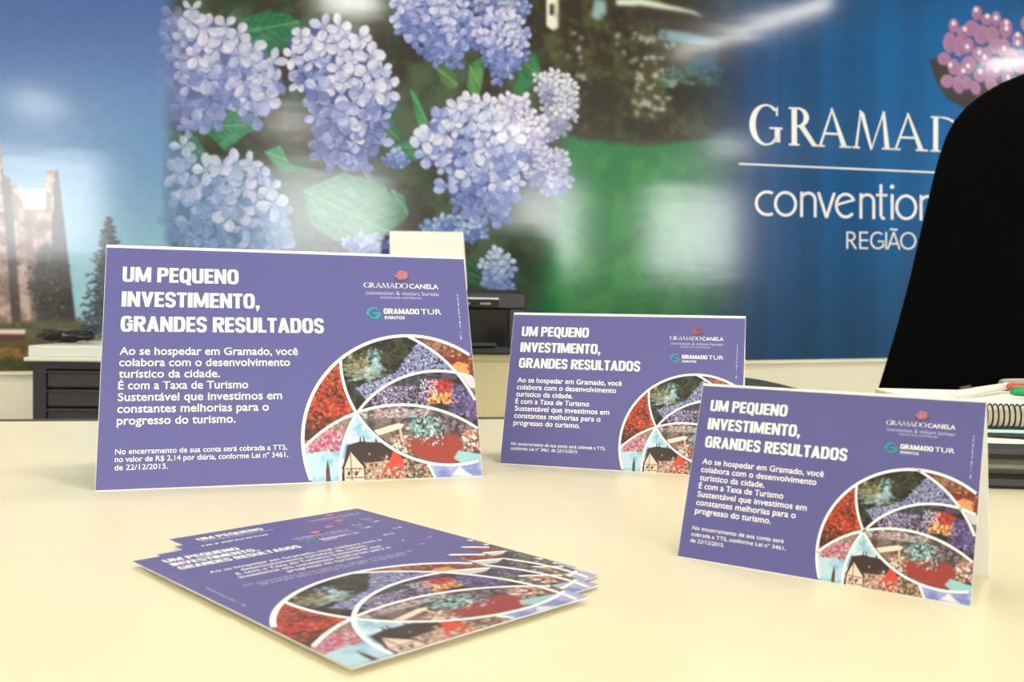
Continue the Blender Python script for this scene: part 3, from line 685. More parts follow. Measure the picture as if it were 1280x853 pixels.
# ------------------------------------------------------------------ printed circle of photographs, shared by cards and flyers
ASP = 0.674
RING = (.812, .561, .304)
A1, A2, A3, A4 = (.917, .339, .300), (.652, .595, .372), (.891, .651, .287), (.777, .828, .365)
KP = 900.
pc = Canvas(.49, .24, 1.13, .72, KP)
def paint_photos(c):
    X, Y = c.X, c.Y; h, w = c.h, c.w
    ins = lambda q: (X-q[0])**2+(Y-q[1])**2 < q[2]**2
    n1 = fbm(h, w, 40, 3); n2 = fbm(h, w, 14, 7); n3 = fbm(h, w, 6, 11)
    i1, i2, i3, i4 = ins(A1), ins(A2), ins(A3), ins(A4); left = X < .655
    r = random.Random(12)
    def region(m): c.clip = m.astype(float)
    def base(m, ca, cb, n=n2, lo=.35, hi=.65):
        region(m); t = smooth(lo, hi, n)[..., None]; A = (np.array(ca)*(1-t)+np.array(cb)*t)/255; c.all(np.ones((h, w)), A)
    def spat(n, xr, yr, sz, cols, al=.8, asp=1.0, soft=1.2):
        sz = (sz[0]*.62, sz[1]*.62)
        for k in range(int(n*2.2)):
            x = r.uniform(*xr); y = r.uniform(*yr); q = r.uniform(*sz)
            c.ell(x, y, q, q*asp*r.uniform(.6, 1.3), r.uniform(-.6, .6), mix(r.choice(cols), r.choice(cols), r.random()), al, soft)
    c.a[:] = np.array((200, 205, 225))/255
    # red trees
    base(left & ~i1 & ~i4, (60, 40, 32), (120, 60, 40))
    spat(420, (.50, .66), (.33, .52), (.003, .010), [(196, 62, 40), (232, 100, 60), (160, 50, 38), (220, 96, 66), (110, 50, 38)])
    spat(90, (.52, .66), (.30, .40), (.003, .007), [(110, 104, 60), (150, 110, 60), (200, 90, 50)])
    spat(160, (.50, .66), (.50, .58), (.003, .010), [(44, 34, 30), (90, 50, 40), (120, 60, 40), (60, 66, 40)])
    c.poly([(.557, .51), (.563, .51), (.566, .57), (.556, .57)], (110, 42, 34)); c.ell(.53, .565, .03, .008, 0, (196, 140, 80), .7, 3)
    # hydrangeas by a pond
    base(i1 & ~i3 & i2 & (Y < .49), (34, 36, 32), (66, 70, 54))
    spat(90, (.62, .80), (.26, .40), (.004, .012), [(50, 52, 36), (84, 86, 56), (34, 34, 30)], .7)
    spat(60, (.64, .70), (.31, .37), (.003, .008), [(176, 170, 130), (120, 120, 80), (150, 150, 110)], .6)
    for k in range(70): c.ell(r.gauss(.712, .010), r.uniform(.300, .365), r.uniform(.003, .007), r.uniform(.004, .010), 0, mix((110, 160, 170), (196, 224, 226), r.random()), .55, 3)
    for k in range(60): c.ell(r.gauss(.680, .022), r.gauss(.372, .008), r.uniform(.004, .010), r.uniform(.002, .005), 0, mix((120, 150, 150), (206, 218, 212), r.random()), .5, 3)
    for k in range(50): c.ell(r.gauss(.655, .012), r.gauss(.345, .012), r.uniform(.003, .008), r.uniform(.002, .005), 0, mix((96, 96, 66), (180, 172, 140), r.random()), .6, 2)
    spat(50, (.63, .80), (.26, .33), (.004, .012), [(44, 46, 36), (72, 74, 54), (34, 34, 30)], .6)
    for k in range(3600):
        x = r.uniform(.635, .965); y0 = float(np.interp(x, [.635, .68, .74, .78, .81, .84, .88, .965], [.425, .402, .382, .360, .312, .275, .285, .36])); t = r.random()
        y = y0+r.uniform(0, .14)
        if x < .70 and y > .385+.9*(x-.635)**.9: continue
        q = r.uniform(.0014, .0042); sh = .5+.5*math.sin(x*90+math.sin(y*110)*2)*math.cos(y*95)
        c.ell(x, y, q, q*.8, r.uniform(0, 3), mix((96, 98, 152), r.choice([(216, 218, 242), (176, 180, 226), (150, 154, 208)]), min(1, max(0, .25+.75*r.random()*(.4+sh)))), .85)
    # timber house, evening
    base(~i2 & ~i3 & (Y < .40), (96, 56, 44), (150, 90, 66))
    c.poly([(.915, .34), (.945, .312), (1.01, .33), (1.01, .40), (.93, .39)], (120, 50, 40)); c.poly([(.93, .35), (.955, .335), (.99, .345), (.985, .375), (.94, .37)], (226, 164, 96), .9, 1)
    spat(60, (.88, 1.0), (.28, .39), (.003, .008), [(216, 150, 110), (90, 40, 36), (180, 90, 60), (60, 44, 40), (200, 170, 150)], .7)
    spat(30, (.86, .92), (.27, .30), (.003, .007), [(176, 150, 120), (110, 80, 60)], .7)
    # flower street
    base(i3 & ~i4 & i2 & ~left, (40, 36, 44), (84, 74, 98))
    spat(260, (.70, .86), (.41, .48), (.002, .006), [(150, 134, 176), (186, 170, 206), (104, 90, 130), (214, 204, 224), (70, 60, 80)])
    spat(60, (.72, .90), (.375, .405), (.005, .012), [(40, 44, 44), (64, 60, 70), (84, 96, 110)], .7)
    spat(70, (.87, .935), (.39, .43), (.003, .009), [(186, 54, 44), (206, 80, 60), (130, 40, 50)])
    spat(60, (.86, .95), (.43, .46), (.003, .008), [(226, 160, 80), (206, 110, 60), (240, 200, 130)])
    spat(110, (.93, 1.0), (.41, .50), (.003, .010), [(110, 90, 150), (60, 50, 90), (150, 130, 186), (80, 70, 104)])
    spat(40, (.84, .89), (.39, .43), (.002, .005), [(230, 226, 232), (200, 180, 200)])
    # grey sliver and black-and-white hall
    base(~i2 & i3 & (X > .94), (70, 66, 64), (120, 116, 110))
    c.poly([(.955, .37), (1.06, .40), (1.02, .418), (.985, .415)], (206, 204, 198)); 
    spat(60, (.98, 1.13), (.43, .60), (.006, .016), [(60, 56, 56), (96, 92, 88), (40, 38, 40)], .7, .5)
    spat(26, (1.0, 1.13), (.44, .60), (.006, .014), [(206, 202, 196), (170, 166, 160)], .9, .45)
    c.poly([(1.05, .58), (1.13, .56), (1.13, .62), (1.07, .63)], (170, 60, 50))
    # banquet hall with red carpet
    m = i4 & i1 & ~left & (Y > .45)
    base(m, (70, 66, 66), (130, 110, 104))
    spat(70, (.66, .80), (.465, .50), (.004, .010), [(120, 60, 60), (70, 80, 110), (150, 110, 100), (200, 200, 200)], .8, .6)
    spat(120, (.70, .86), (.475, .50), (.003, .008), [(206, 214, 216), (150, 170, 180), (190, 120, 110)], .8, .5)
    c.poly([(.77, .56), (.93, .55), (.95, .58), (.93, .64), (.86, .634), (.80, .60)], (152, 62, 52), 1, 3); spat(40, (.78, .95), (.56, .63), (.004, .010), [(176, 76, 62), (140, 50, 44)], .4, .4)
    for k in range(170): c.ell(r.gauss(.845, .024), r.gauss(.528, .016), r.uniform(.003, .008), r.uniform(.002, .006), 0, mix(r.choice([(120, 188, 186), (90, 160, 160), (206, 226, 224), (60, 90, 92)]), (170, 200, 198), r.random()*.6), .7, 1.6)
    spat(50, (.82, .90), (.50, .58), (.002, .006), [(40, 44, 50), (220, 220, 220)], .8, 1.6)
    spat(50, (.88, .96), (.50, .545), (.003, .008), [(50, 44, 50), (90, 70, 80), (150, 130, 150)], .8, 1.2)
    c.poly([(.70, .535), (.77, .515), (.786, .52), (.78, .53), (.712, .55)], (228, 214, 190), 1, .8); c.poly([(.77, .53), (.777, .53), (.782, .57), (.774, .57)], (214, 180, 150))
    spat(40, (.745, .80), (.55, .60), (.003, .008), [(226, 216, 200), (150, 90, 60), (240, 234, 220)], .8)
    spat(60, (.95, 1.01), (.54, .60), (.003, .008), [(226, 206, 190), (200, 130, 100), (240, 232, 224), (120, 60, 50)], .85)
    c.poly([(.92, .62), (.935, .598), (1.02, .615), (1.02, .636), (.95, .64)], (150, 204, 204), .95, 1)
    spat(50, (1.0, 1.13), (.55, .66), (.003, .009), [(170, 54, 46), (226, 206, 180), (190, 120, 70)], .8, .6)
    # castle-like timber town
    m = i3 & i4 & ~i1 & (Y > .45)
    base(m & (X < .90), (140, 182, 206), (212, 228, 236), n1)
    spat(40, (.63, .72), (.49, .57), (.006, .014), [(230, 238, 242), (150, 196, 216)], .5, 1, 4)
    c.poly([(.625, .575), (.66, .565), (.74, .572), (.80, .60), (.84, .615), (.88, .70), (.60, .70)], (60, 46, 44), 1, .8)
    for x in (.662, .672, .705): c.poly([(x-.004, .575), (x, .548), (x+.004, .575)], (50, 44, 50))
    c.poly([(.67, .70), (.672, .625), (.80, .615), (.87, .65), (.87, .70)], (176, 148, 130))
    for y in (.632, .648, .664):
        for q in range(17): c.ell(.68+q*.0115+r.uniform(-.002, .002), y+r.uniform(-.002, .002), .0034, .0044, 0, r.choice([(60, 40, 40), (90, 56, 44), (232, 214, 196), (226, 200, 176)]), .9)
    spat(60, (.67, .86), (.60, .68), (.003, .008), [(236, 214, 194), (150, 90, 70), (60, 44, 40), (200, 150, 126)], .7)
    c.poly([(.615, .70), (.616, .635), (.634, .592), (.668, .632), (.67, .70)], (226, 206, 184))
    c.line([(.612, .638), (.634, .588), (.672, .636)], .006, (70, 44, 40)); c.line([(.634, .60), (.636, .70)], .0026, (110, 70, 56)); c.line([(.62, .64), (.665, .64)], .0026, (110, 70, 56)); c.line([(.62, .664), (.668, .664)], .0026, (110, 70, 56)); c.line([(.624, .66), (.634, .642), (.646, .66), (.658, .643)], .002, (120, 80, 64))
    c.ell(.628, .652, .004, .006, 0, (70, 60, 66)); c.ell(.648, .652, .004, .006, 0, (70, 60, 66))
    c.poly([(.736, .635), (.757, .575), (.78, .632)], (210, 72, 52), 1, .6); c.poly([(.742, .634), (.776, .632), (.778, .70), (.742, .70)], (196, 92, 72), 1, .8)
    c.line([(.715, .668), (.735, .628), (.755, .668)], .005, (206, 70, 52)); spat(14, (.745, .775), (.64, .68), (.003, .006), [(236, 220, 200), (90, 44, 40)], .9)
    spat(70, (.79, .86), (.615, .68), (.003, .007), [(60, 66, 50), (120, 84, 60), (190, 160, 140), (40, 36, 36)], .8)
    # pink blossom, blue sky, steeple
    base(~i3 & i4 & left, (130, 182, 206), (184, 214, 226), n1)
    spat(190, (.50, .63), (.50, .59), (.003, .009), [(206, 84, 106), (226, 120, 140), (150, 60, 80), (190, 160, 150)], .8)
    spat(40, (.56, .64), (.50, .53), (.004, .008), [(150, 140, 110), (110, 90, 80)], .7)
    c.poly([(.566, .70), (.567, .64), (.572, .612), (.577, .64), (.58, .70)], (96, 60, 54))
    # pale sky with a white peak
    base(~i1 & ((X-.846)*.033-(Y-.635)*.015 > 0) & (Y > .60) & (X > .80), (120, 130, 186), (170, 176, 214), n1)
    c.poly([(.91, .668), (.935, .642), (.95, .658), (.975, .672)], (230, 230, 238), .9, 1.5)
    c.clip = None
paint_photos(pc)
def disc_grid(fn, bound, step):
    xs_ = np.arange(RING[0]-RING[2], RING[0]+RING[2]+step, step); ys_ = np.arange(RING[1]-RING[2], RING[1]+RING[2]+step, step)
    bx0, bx1, by1 = bound; xs_ = np.r_[xs_[xs_ < bx1-1e-6], bx1] if bx1 < xs_[-1] else xs_
    xs_ = np.r_[bx0, xs_[xs_ > bx0+1e-6]] if bx0 > xs_[0] else xs_
    ys_ = np.r_[ys_[ys_ < by1-1e-6], by1] if by1 < ys_[-1] else ys_
    X, Y = np.meshgrid(xs_, ys_); m = (X-RING[0])**2+(Y-RING[1])**2 < (RING[2]-.002)**2
    P = np.zeros(X.shape+(3,)); x, y, z = fn(X, Y); P[..., 0] = x; P[..., 1] = y; P[..., 2] = z
    return P, pc.sample(X, Y), m
def ring_lines(fn, bound, name, parent, wd=.0092):
    k = Ink(fn); bx0, bx1, by1 = bound
    def runs(P, w):
        cur = []
        for p in P:
            ok = bx0+w/2 < p[0] < bx1-w/2+.001 and p[1] < by1-.0005 and (p[0]-RING[0])**2+(p[1]-RING[1])**2 < (RING[2]+.001)**2
            if ok: cur.append(p)
            elif cur:
                if len(cur) > 1: k.ribbon(cur, w)
                cur = []
        if len(cur) > 1: k.ribbon(cur, w)
    c = lambda q, a0, a1, n=160: [(q[0]+q[2]*math.cos(math.radians(a0+(a1-a0)*i/n)), q[1]+q[2]*math.sin(math.radians(a0+(a1-a0)*i/n))) for i in range(n+1)]
    runs(c(RING, 0, 360, 300), wd)
    runs(c(A1, 30, 180+20), wd*.85); runs(c(A2, -75, 15), wd*.85); runs(c(A3, 170, 330), wd*.85); runs(c(A4, 200, 350), wd*.85)
    runs([(.846+.015*i/8., .635+.033*i/8.) for i in range(14)], wd*.8)
    return k.mb.build(name, M['white_ink'], parent)
def emblem(fn, cx, cy, s, parent):                    # petals over a leaf
    k = Ink(fn); r = random.Random(3)
    k.poly([(cx+s*x, cy+s*y) for x, y in ((-1, .0), (-.6, .3), (.6, .3), (1, .05), (.8, .6), (.2, .8), (-.3, .8), (-.8, .5))]); k.mb.build('emblem_leaf', M['maroon'], parent)
    k = Ink(lambda x, y: tuple(np.array(fn(x, y))+np.array(fn.lift)))
    for i in range(26):
        a = r.uniform(PI, 2*PI) if i < 18 else r.uniform(0, PI); d = math.sqrt(r.random()); x = cx+s*.72*d*math.cos(a); y = cy+s*(.1+.62*d*math.sin(a)*(1 if i < 18 else .5))
        k.poly(arc(x, y, s*.19, s*.15, 0, 324, 8))
    k.mb.build('emblem_petals', M['pink'], parent)
def swirl(fn, cx, cy, s, parent):
    k = Ink(fn)
    P = arc(cx, cy, s*.82, s*.82, -35, -200, 20); k.ribbon(P, np.linspace(.1, .55, 21)*s)
    P = arc(cx, cy, s*.80, s*.80, 150, 0, 20); k.ribbon(P, np.linspace(.15, .5, 21)*s); k.ribbon([(cx-s*.1, cy+s*.05), (cx+s*.95, cy+s*.02)], s*.32)
    k.mb.build('swirl_logo', M['teal'], parent)
    k = Ink(lambda x, y: tuple(np.array(fn(x, y))+np.array(fn.lift)))
    k.ribbon(arc(cx-s*.1, cy-s*.15, s*.6, s*.5, 200, 60, 14), np.linspace(.08, .2, 15)*s); k.mb.build('swirl_shade', M['teal_dark'], parent)
def tiny_marks(fn, pts, w, parent, seed=5):            # a credit line too small to read: rows of specks
    k = Ink(fn); r = random.Random(seed); (xa, ya), (xb, yb) = pts; L_ = math.hypot(xb-xa, yb-ya); t = 0
    while t < L_:
        q = r.choice((.25, .35, .5))*w
        if r.random() > .16:
            p = lambda d: (xa+(xb-xa)*d/L_, ya+(yb-ya)*d/L_)
            k.ribbon([p(t), p(min(L_, t+q))], w*r.choice((.6, .6, 1.0)))
        t += q+w*.22
    k.mb.build('credit_line', M['pale_ink'], parent)

# ------------------------------------------------------------------ tent cards (unit width, scaled to A4, A5 and A6)
TH = .0060
def cardfn(h):
    f = lambda x, y: (x-.5, -h, ASP-y)
    f.lift = (0, -.0006, 0); return f
def panel_mesh(name, parent, front, sgn):
    b = MB(); y0, y1 = (0, TH) if sgn > 0 else (-TH, 0); n = TH*.9
    # board with a mitred upper edge; the printed face is slot 1
    v = [(-.5, 0, 0), (.5, 0, 0), (.5, 0, ASP), (-.5, 0, ASP)]
    w_ = [(-.5, sgn*TH, 0), (.5, sgn*TH, 0), (.5, sgn*TH, ASP-n*.6), (-.5, sgn*TH, ASP-n*.6)]
    e = .0016
    fr = [(-.5+.001, 0, .002), (.5-.001, 0, .002), (.5-.001, 0, ASP-e), (-.5+.001, 0, ASP-e)]
    b.add(v+w_, [(4, 5, 6, 7), (0, 1, 5, 4), (1, 2, 6, 5), (2, 3, 7, 6), (3, 0, 4, 7)])
    b.add(v+fr, [(0, 1, 5, 4), (1, 2, 6, 5), (2, 3, 7, 6), (3, 0, 4, 7)]); b.add(fr, [(0, 1, 2, 3)], 1)
    return b.build(name, [M['board'], front], parent)
DISC = {}
def small_print(parent, lines):
    b = MB(); f = cardfn(.0014)
    for s, x0, x1, y in lines: put_body(b, f, s, x0, x1, y, .0132, .006)
    b.build('small_print', M['white_ink'], parent)
def tent_card(label, loc, yaw, tilt, width, lines, proto=None):
    t = thing('tent_card', label, 'table card', (loc[0], loc[1], DESK), yaw, 'purple folded tent cards on the counter'); t.scale = (width,)*3
    if proto is None:
        fp = panel_mesh('front_panel', t, M['purple'], 1)
    else:
        fp = proto.copy(); COL.objects.link(fp); fp.parent = t
    fp.rotation_euler = (-tilt, 0, 0)
    bp_ = panel_mesh('back_panel', t, M['board'], -1); bp_.location = (0, 2*ASP*math.sin(tilt), 0); bp_.rotation_euler = (tilt, 0, 0)
    if proto is None:
        f = cardfn(.0014)
        b = MB()
        for s, x1, y in (('UM PEQUENO', .344, .108), ('INVESTIMENTO,', .401, .180), ('GRANDES RESULTADOS', .574, .251)): put_bold(b, f, s, .044, x1, y, .0435)
        b.build('headline', M['white_ink'], fp)
        b = MB()
        for s, x1, y in (('Ao se hospedar em Gramado, você', .501, .316), ('colabora com o desenvolvimento', .479, .3475), ('turístico da cidade.', .295, .379), ('É com a Taxa de Turismo', .368, .4105),
                         ('Sustentável que investimos em', .456, .442), ('constantes melhorias para o', .421, .4735), ('progresso do turismo.', .335, .505)): put_body(b, f, s, .044, x1, y, .0205, .012)
        b.build('body_text', M['white_ink'], fp)
        emblem(f, .806, .068, .026, fp)
        b = MB(); put_text(b, f, 'convention & visitors bureau', .697, .912, .131, .0125, .0); b.build('bureau_name', M['pale_ink'], fp)
        k = Ink(f); x = .692; base = lambda q: .109
        for ch, wv in (('G', .021), ('R', .019), ('A', .022), ('M', .026), ('A', .022), ('D', .022), ('O', .022)): serif_glyph(ch, k, x, x+wv*.86, base, .0155, 1.25); x += wv*.84
        b = k.mb; put_text(b, f, 'CANELA', .826, .913, .109, .0145, .012); b.build('place_name', M['white_ink'], fp)
        b = MB(); put_text(b, f, 'REGIÃO DAS HORTÊNSIAS', .738, .861, .1425, .0062); b.build('region_name', M['pale_ink'], fp)
        swirl(f, .7175, .188, .0195, fp)
        b = MB(); put_bold(b, f, 'GRAMADO', .746, .850, .190, .0165, .9, .06); put_text(b, f, 'TUR', .855, .916, .190, .0165, .0); put_text(b, f, 'EVENTOS', .748, .806, .206, .0085, .02); b.build('events_name', M['white_ink'], fp)
        tiny_marks(f, ((.970, .268), (.970, .124)), .0055, fp)
        fn = lambda X, Y: (X-.5, np.full(X.shape, -.0008), ASP-Y)
        P, Cc, m = disc_grid(fn, (.0, .999, ASP-.002), .0016)
        grid_mesh('photo_circle', P, Cc, m, M['photo'], fp)
        ring_lines(cardfn(.0016), (0, .999, ASP-.001), 'circle_lines', fp)
    else:
        for ch in list(proto.children):
            if ch.name.startswith('small_print'): continue
            q = ch.copy(); COL.objects.link(q); q.parent = fp
    small_print(fp, lines)
    return fp
c1 = tent_card('largest purple tent card, at the left on the cream counter', (-.1606, .7211), .3067, .3765, .2909,
    [('No encerramento de sua conta será cobrada a TTS,', .043, .467, .582), ('no valor de R$ 2,14 por diária, conforme Lei nº 3461,', .043, .469, .602), ('de 22/12/2015.', .043, .169, .623)])
tent_card('middle-sized purple tent card standing farthest back, partly behind the smallest one', (.0907, .8034), -.2737, .2872, .2072,
    [('No encerramento de sua conta será cobrada a TTS,', .043, .450, .592), ('conforme Lei nº 3461, de 22/12/2015.', .043, .335, .612)], c1)
tent_card('smallest purple tent card, nearest on the right, its white open side showing', (.1548, .4781), -.5967, .3212, .1480,
    [('No encerramento de sua conta será', .043, .390, .566), ('cobrada a TTS, conforme Lei nº 3461,', .043, .400, .590), ('de 22/12/2015.', .043, .175, .613)], c1)

# ------------------------------------------------------------------ fanned flyers
FW_, FH_ = .1313, .1954; FA = FH_/FW_; FS = 1.92; FC = (.549, 1.285)
def flyfn(h):
    f = lambda x, y: (x*FW_, -y*FW_, h); f.lift = (0, 0, .00008); return f
def flyer_proto(root):
    t = .0005
    b = MB(); b.box(0, FW_, -FH_, 0, 0, t, bev=.0001)
    for i, q in enumerate(b.f):
        if all(abs(b.v[k_][2]-t) < 1e-7 for k_ in q): b.m[i] = 1
    sh = b.build('sheet', [M['board'], M['purple']], root)
    f = flyfn(t+.00010); b = MB()
    for s, x1, y in (('UM PEQUENO', .405, .110), ('INVESTIMENTO,', .455, .176), ('GRANDES RESULTADOS', .615, .242)): put_bold(b, f, s, .088, x1, y, .046)
    b.build('headline', M['white_ink'], sh)
    b = MB()
    for s, hw, y in (('Ao se hospedar em Gramado, você colabora com o', .395, .358), ('desenvolvimento turístico da cidade.', .29, .402), ('É com a Taxa de Turismo Sustentável que', .33, .446), ('investimos em constantes melhorias para o', .345, .490), ('progresso do turismo.', .17, .534)): put_body(b, f, s, .545-hw, .545+hw, y, .026, .014)
    b.build('body_text', M['white_ink'], sh)
    b = MB()
    for s, hw, y in (('No encerramento de sua conta será cobrada a TTS, no valor de', .38, .590), ('R$ 2,14 por diária, conforme Lei nº 3461, de 22/12/2015.', .33, .618)): put_text(b, f, s, .545-hw, .545+hw, y, .018, .004)
    b.build('small_print', M['pale_ink'], sh)
    emblem(f, .80, .052, .034, sh)
    b = MB(); put_text(b, f, 'GRAMADO CANELA', .655, .945, .108, .020, .012); put_text(b, f, 'convention & visitors bureau', .66, .94, .137, .016); b.build('place_name', M['pale_ink'], sh)
    swirl(f, .70, .185, .026, sh)
    b = MB(); put_bold(b, f, 'GRAMADO', .74, .87, .188, .022, .9, .06); put_text(b, f, 'TUR', .874, .945, .188, .022); put_text(b, f, 'EVENTOS', .742, .81, .21, .011, .02); b.build('events_name', M['white_ink'], sh)
    tiny_marks(f, ((.052, .80), (.052, .52)), .010, sh)
    mp = lambda X, Y: (((X-RING[0])*FS+FC[0])*FW_, -((Y-RING[1])*FS+FC[1])*FW_)
    lim = ((0.002-FC[0])/FS+RING[0], (.998-FC[0])/FS+RING[0], (FA-.003-FC[1])/FS+RING[1])
    P, Cc, m = disc_grid(lambda X, Y: mp(X, Y)+(np.full(X.shape, t+.00006),), lim, .0025)
    grid_mesh('photo_circle', P, Cc, m, M['photo'], sh)
    ring_lines(lambda x, y: mp(x, y)+(t+.00012,), lim, 'circle_lines', sh, .0105)
fl = [((-.1951, .5375), .785, 'bottom purple flyer of the fanned pile, its upper edge and headline start peeking out behind'),
      ((-.1852, .5180), .79, 'third purple flyer from the top, its far right tip sticking out of the fan'),
      ((-.1870, .4970), .797, 'second purple flyer from the top, only thin slivers showing beside the top one'),
      ((-.1931, .4802), .7711, 'top purple flyer of the fanned pile, headline and photo circle fully visible')]
first = None
for i, ((x, y), th, lab) in enumerate(fl):
    r_ = thing('flyer', lab, 'flyer', (x, y, DESK+.0001+.0009*i), th, 'fanned purple flyers lying on the counter')
    if first is None: flyer_proto(r_); first = r_
    else:
        for ch in first.children:
            q = ch.copy(); COL.objects.link(q); q.parent = r_
            for g in ch.children:
                e = g.copy(); COL.objects.link(e); e.parent = q

# ------------------------------------------------------------------ black office chair behind the counter
CD = 1.52
def at(u, v, Y): d = ray(u, v); return ORG+d*(Y/d[1])
CU = 1338
cb = at(CU, 500, CD)
ch = thing('office_chair', 'black fabric office chair with a tall rounded back, behind the counter at right', 'chair', (cb[0], CD, 0), 0)
prof = [(82.5, 0), (84, 22), (87, 45), (93, 60), (101, 80), (109, 96), (120, 113), (132, 128), (150, 143), (170, 153), (190, 160), (215, 167), (240, 173), (270, 180), (300, 187), (340, 196), (380, 206), (420, 217), (450, 226), (490, 238), (560, 252), (640, 256), (700, 240), (725, 200)]
out = []
CH0, CH1 = at(CU, 725, CD)[2], at(CU, 82.5, CD)[2]
for v, hw in prof:
    tz = (at(CU, v, CD)[2]-CH0)/(CH1-CH0); w0 = hw*CD/FPX; bow = .06*(w0/.3)**2; dep = CD+.10*tz-bow
    le = at(CU-hw, v, dep); ce = at(CU, v, CD+.10*tz); out.append((ce[0]-le[0], le[2], ce[0]-cb[0], .10*tz, bow))
pts = out[::-1]                                           # (half width, height) from the bottom up
b = MB(); rows = []; nx = 26
def back_surf(front):
    R = []
    for j, (hw, z, xo, lean, bw) in enumerate(pts):
        row = []
        for i in range(nx+1):
            s_ = -1+2*i/nx; x = hw*math.sin(s_*PI/2) if hw > 0.001 else 0
            x = hw*s_*(1.5-.5*s_*s_)
            e = 1-abs(s_)**4; tz = (z-pts[0][1])/(pts[-1][1]-pts[0][1]); e *= min(1, 8*(1-tz)+.0)**.5*min(1, 10*tz+.0)**.5
            bow = bw*s_*s_
            row.append((x+xo, lean-bow+(-.032 if front else .032)*e, z))
        R.append(row)
    return R
for fr in (True, False):
    R = back_surf(fr); V_ = [p for row in R for p in row]; m = nx+1
    b.add(V_, [(j*m+i, j*m+i+1, (j+1)*m+i+1, (j+1)*m+i) for j in range(len(R)-1) for i in range(nx)])
bo = b.build('backrest', M['fabric'], ch, True)
import bmesh
bm = bmesh.new(); bm.from_mesh(bo.data); bmesh.ops.remove_doubles(bm, verts=bm.verts, dist=.0008); bmesh.ops.recalc_face_normals(bm, faces=bm.faces); bm.to_mesh(bo.data); bm.free()
b = MB(); b.box(-.25, .25, .02, .50, .43, .52, bev=.03); b.build('seat', M['fabric'], ch)
b = MB(); b.box(-.04, .04, -.02, .03, .40, .60, bev=.01); b.box(-.04, .04, -.02, .30, .385, .43, bev=.005); b.build('back_bracket', M['black'], ch)
b = MB(); b.tube([(0, .26, .10), (0, .26, .40)], .028, 16); b.build('gas_post', M['black'], ch)
for s_ in (-1, 1):
    b = MB(); b.tube([(s_*.24, .34, .47), (s_*.30, .34, .50), (s_*.31, .34, .64), (s_*.31, .28, .67), (s_*.31, .12, .67)], .016, 10); b.box(s_*.31-.03, s_*.31+.03, .10, .36, .665, .69, bev=.008); b.build('armrest', M['black'], ch)
for k_ in range(5):
    a = 2*PI*k_/5+.3; ca, sa = math.cos(a), math.sin(a)
    b = MB(); b.tube([(0, .26, .12), (ca*.15, .26+sa*.15, .10), (ca*.30, .26+sa*.30, .075)], [.03, .024, .018], 10); lg = b.build('leg', M['black'], ch)
    b = MB(); w0 = Vector((ca*.30, .26+sa*.30, .03)); tn = Vector((-sa, ca, 0)); b.tube([w0-tn*.022, w0-tn*.018, w0+tn*.018, w0+tn*.022], [.024, .03, .03, .024], 16); b.tube([(w0.x, w0.y, .05), (w0.x, w0.y, .08)], .008, 8); b.build('caster', M['black'], lg)

# ------------------------------------------------------------------ low furniture along the mural wall
def wloc(x, y):                                            # world -> (s, d)
    v = np.array([x, y, 0])-P0; return float(v@TX), float(v@NW)
RZ = YAW
# charcoal drawer unit with a white top
s_a, d_a = wloc(-1.118, 2.20); 
p = room(s_a, d_a, 0)
dc = thing('drawer_unit', 'dark charcoal drawer unit under a white top, left of the largest card', 'drawers', tuple(p), 0.08)
ZT = .775; DW = .62
b = MB(); b.box(0, .03, 0, .34, 0, ZT-.012); b.box(DW-.03, DW, 0, .34, 0, ZT-.012); b.box(.03, DW-.03, .31, .34, 0, ZT-.012); b.box(.03, DW-.03, .0, .31, ZT-.03, ZT-.012); b.box(.03, DW-.03, .012, .31, 0, .03); b.build('carcass', M['charcoal2'], dc)
for k_ in range(8):
    z1 = ZT-.034-k_*.0445*(1 if k_ < 4 else 1); z0 = z1-.0405
    b = MB(); b.box(.034, DW-.034, -.004, .30, z0, z1, bev=.003); dr = b.build('drawer', M['charcoal'], dc)
    b = MB(); b.box(.034, DW-.034, -.010, -.003, z1-.006, z1-.001, bev=.001); b.build('finger_lip', M['charcoal'], dr)
b = MB(); b.box(.034, DW-.034, -.002, .30, .04, ZT-.034-8*.0445, bev=.003); b.build('lower_door', M['charcoal'], dc)
tp = thing('white_board', 'white slab lying as a top over the charcoal drawer unit', 'board', tuple(p+np.array([0, 0, ZT-.012])), 0.08)
b = MB(); b.box(-.014, DW+.014, -.018, .36, 0, .009, bev=.002); b.build('lip', M['white_plastic'], tp)
b = MB(); b.box(-.008, DW+.008, -.008, .355, .009, .036, bev=.003); b.build('slab', M['white_plastic'], tp)
# tangle of black cable on it
r = random.Random(8); P = []
for i in range(150):
    a = i*.42; q = .034+.010*math.sin(i*.37)+r.uniform(-.004, .004)
    P.append((q*1.5*math.cos(a), q*.8*math.sin(a), 0.008+.016*(i/150)+.004*math.sin(i*.9)))
cc = at(84, 432, 2.38)
co = MB(); co.tube(P, .0060, 8); co = co.build('coiled_cable', M['black_gloss'], None, True); co.location = (cc[0], cc[1], ZT+.0255)
tag(co, 'coiled glossy black cable lying on the white slab over the drawers', 'cable')
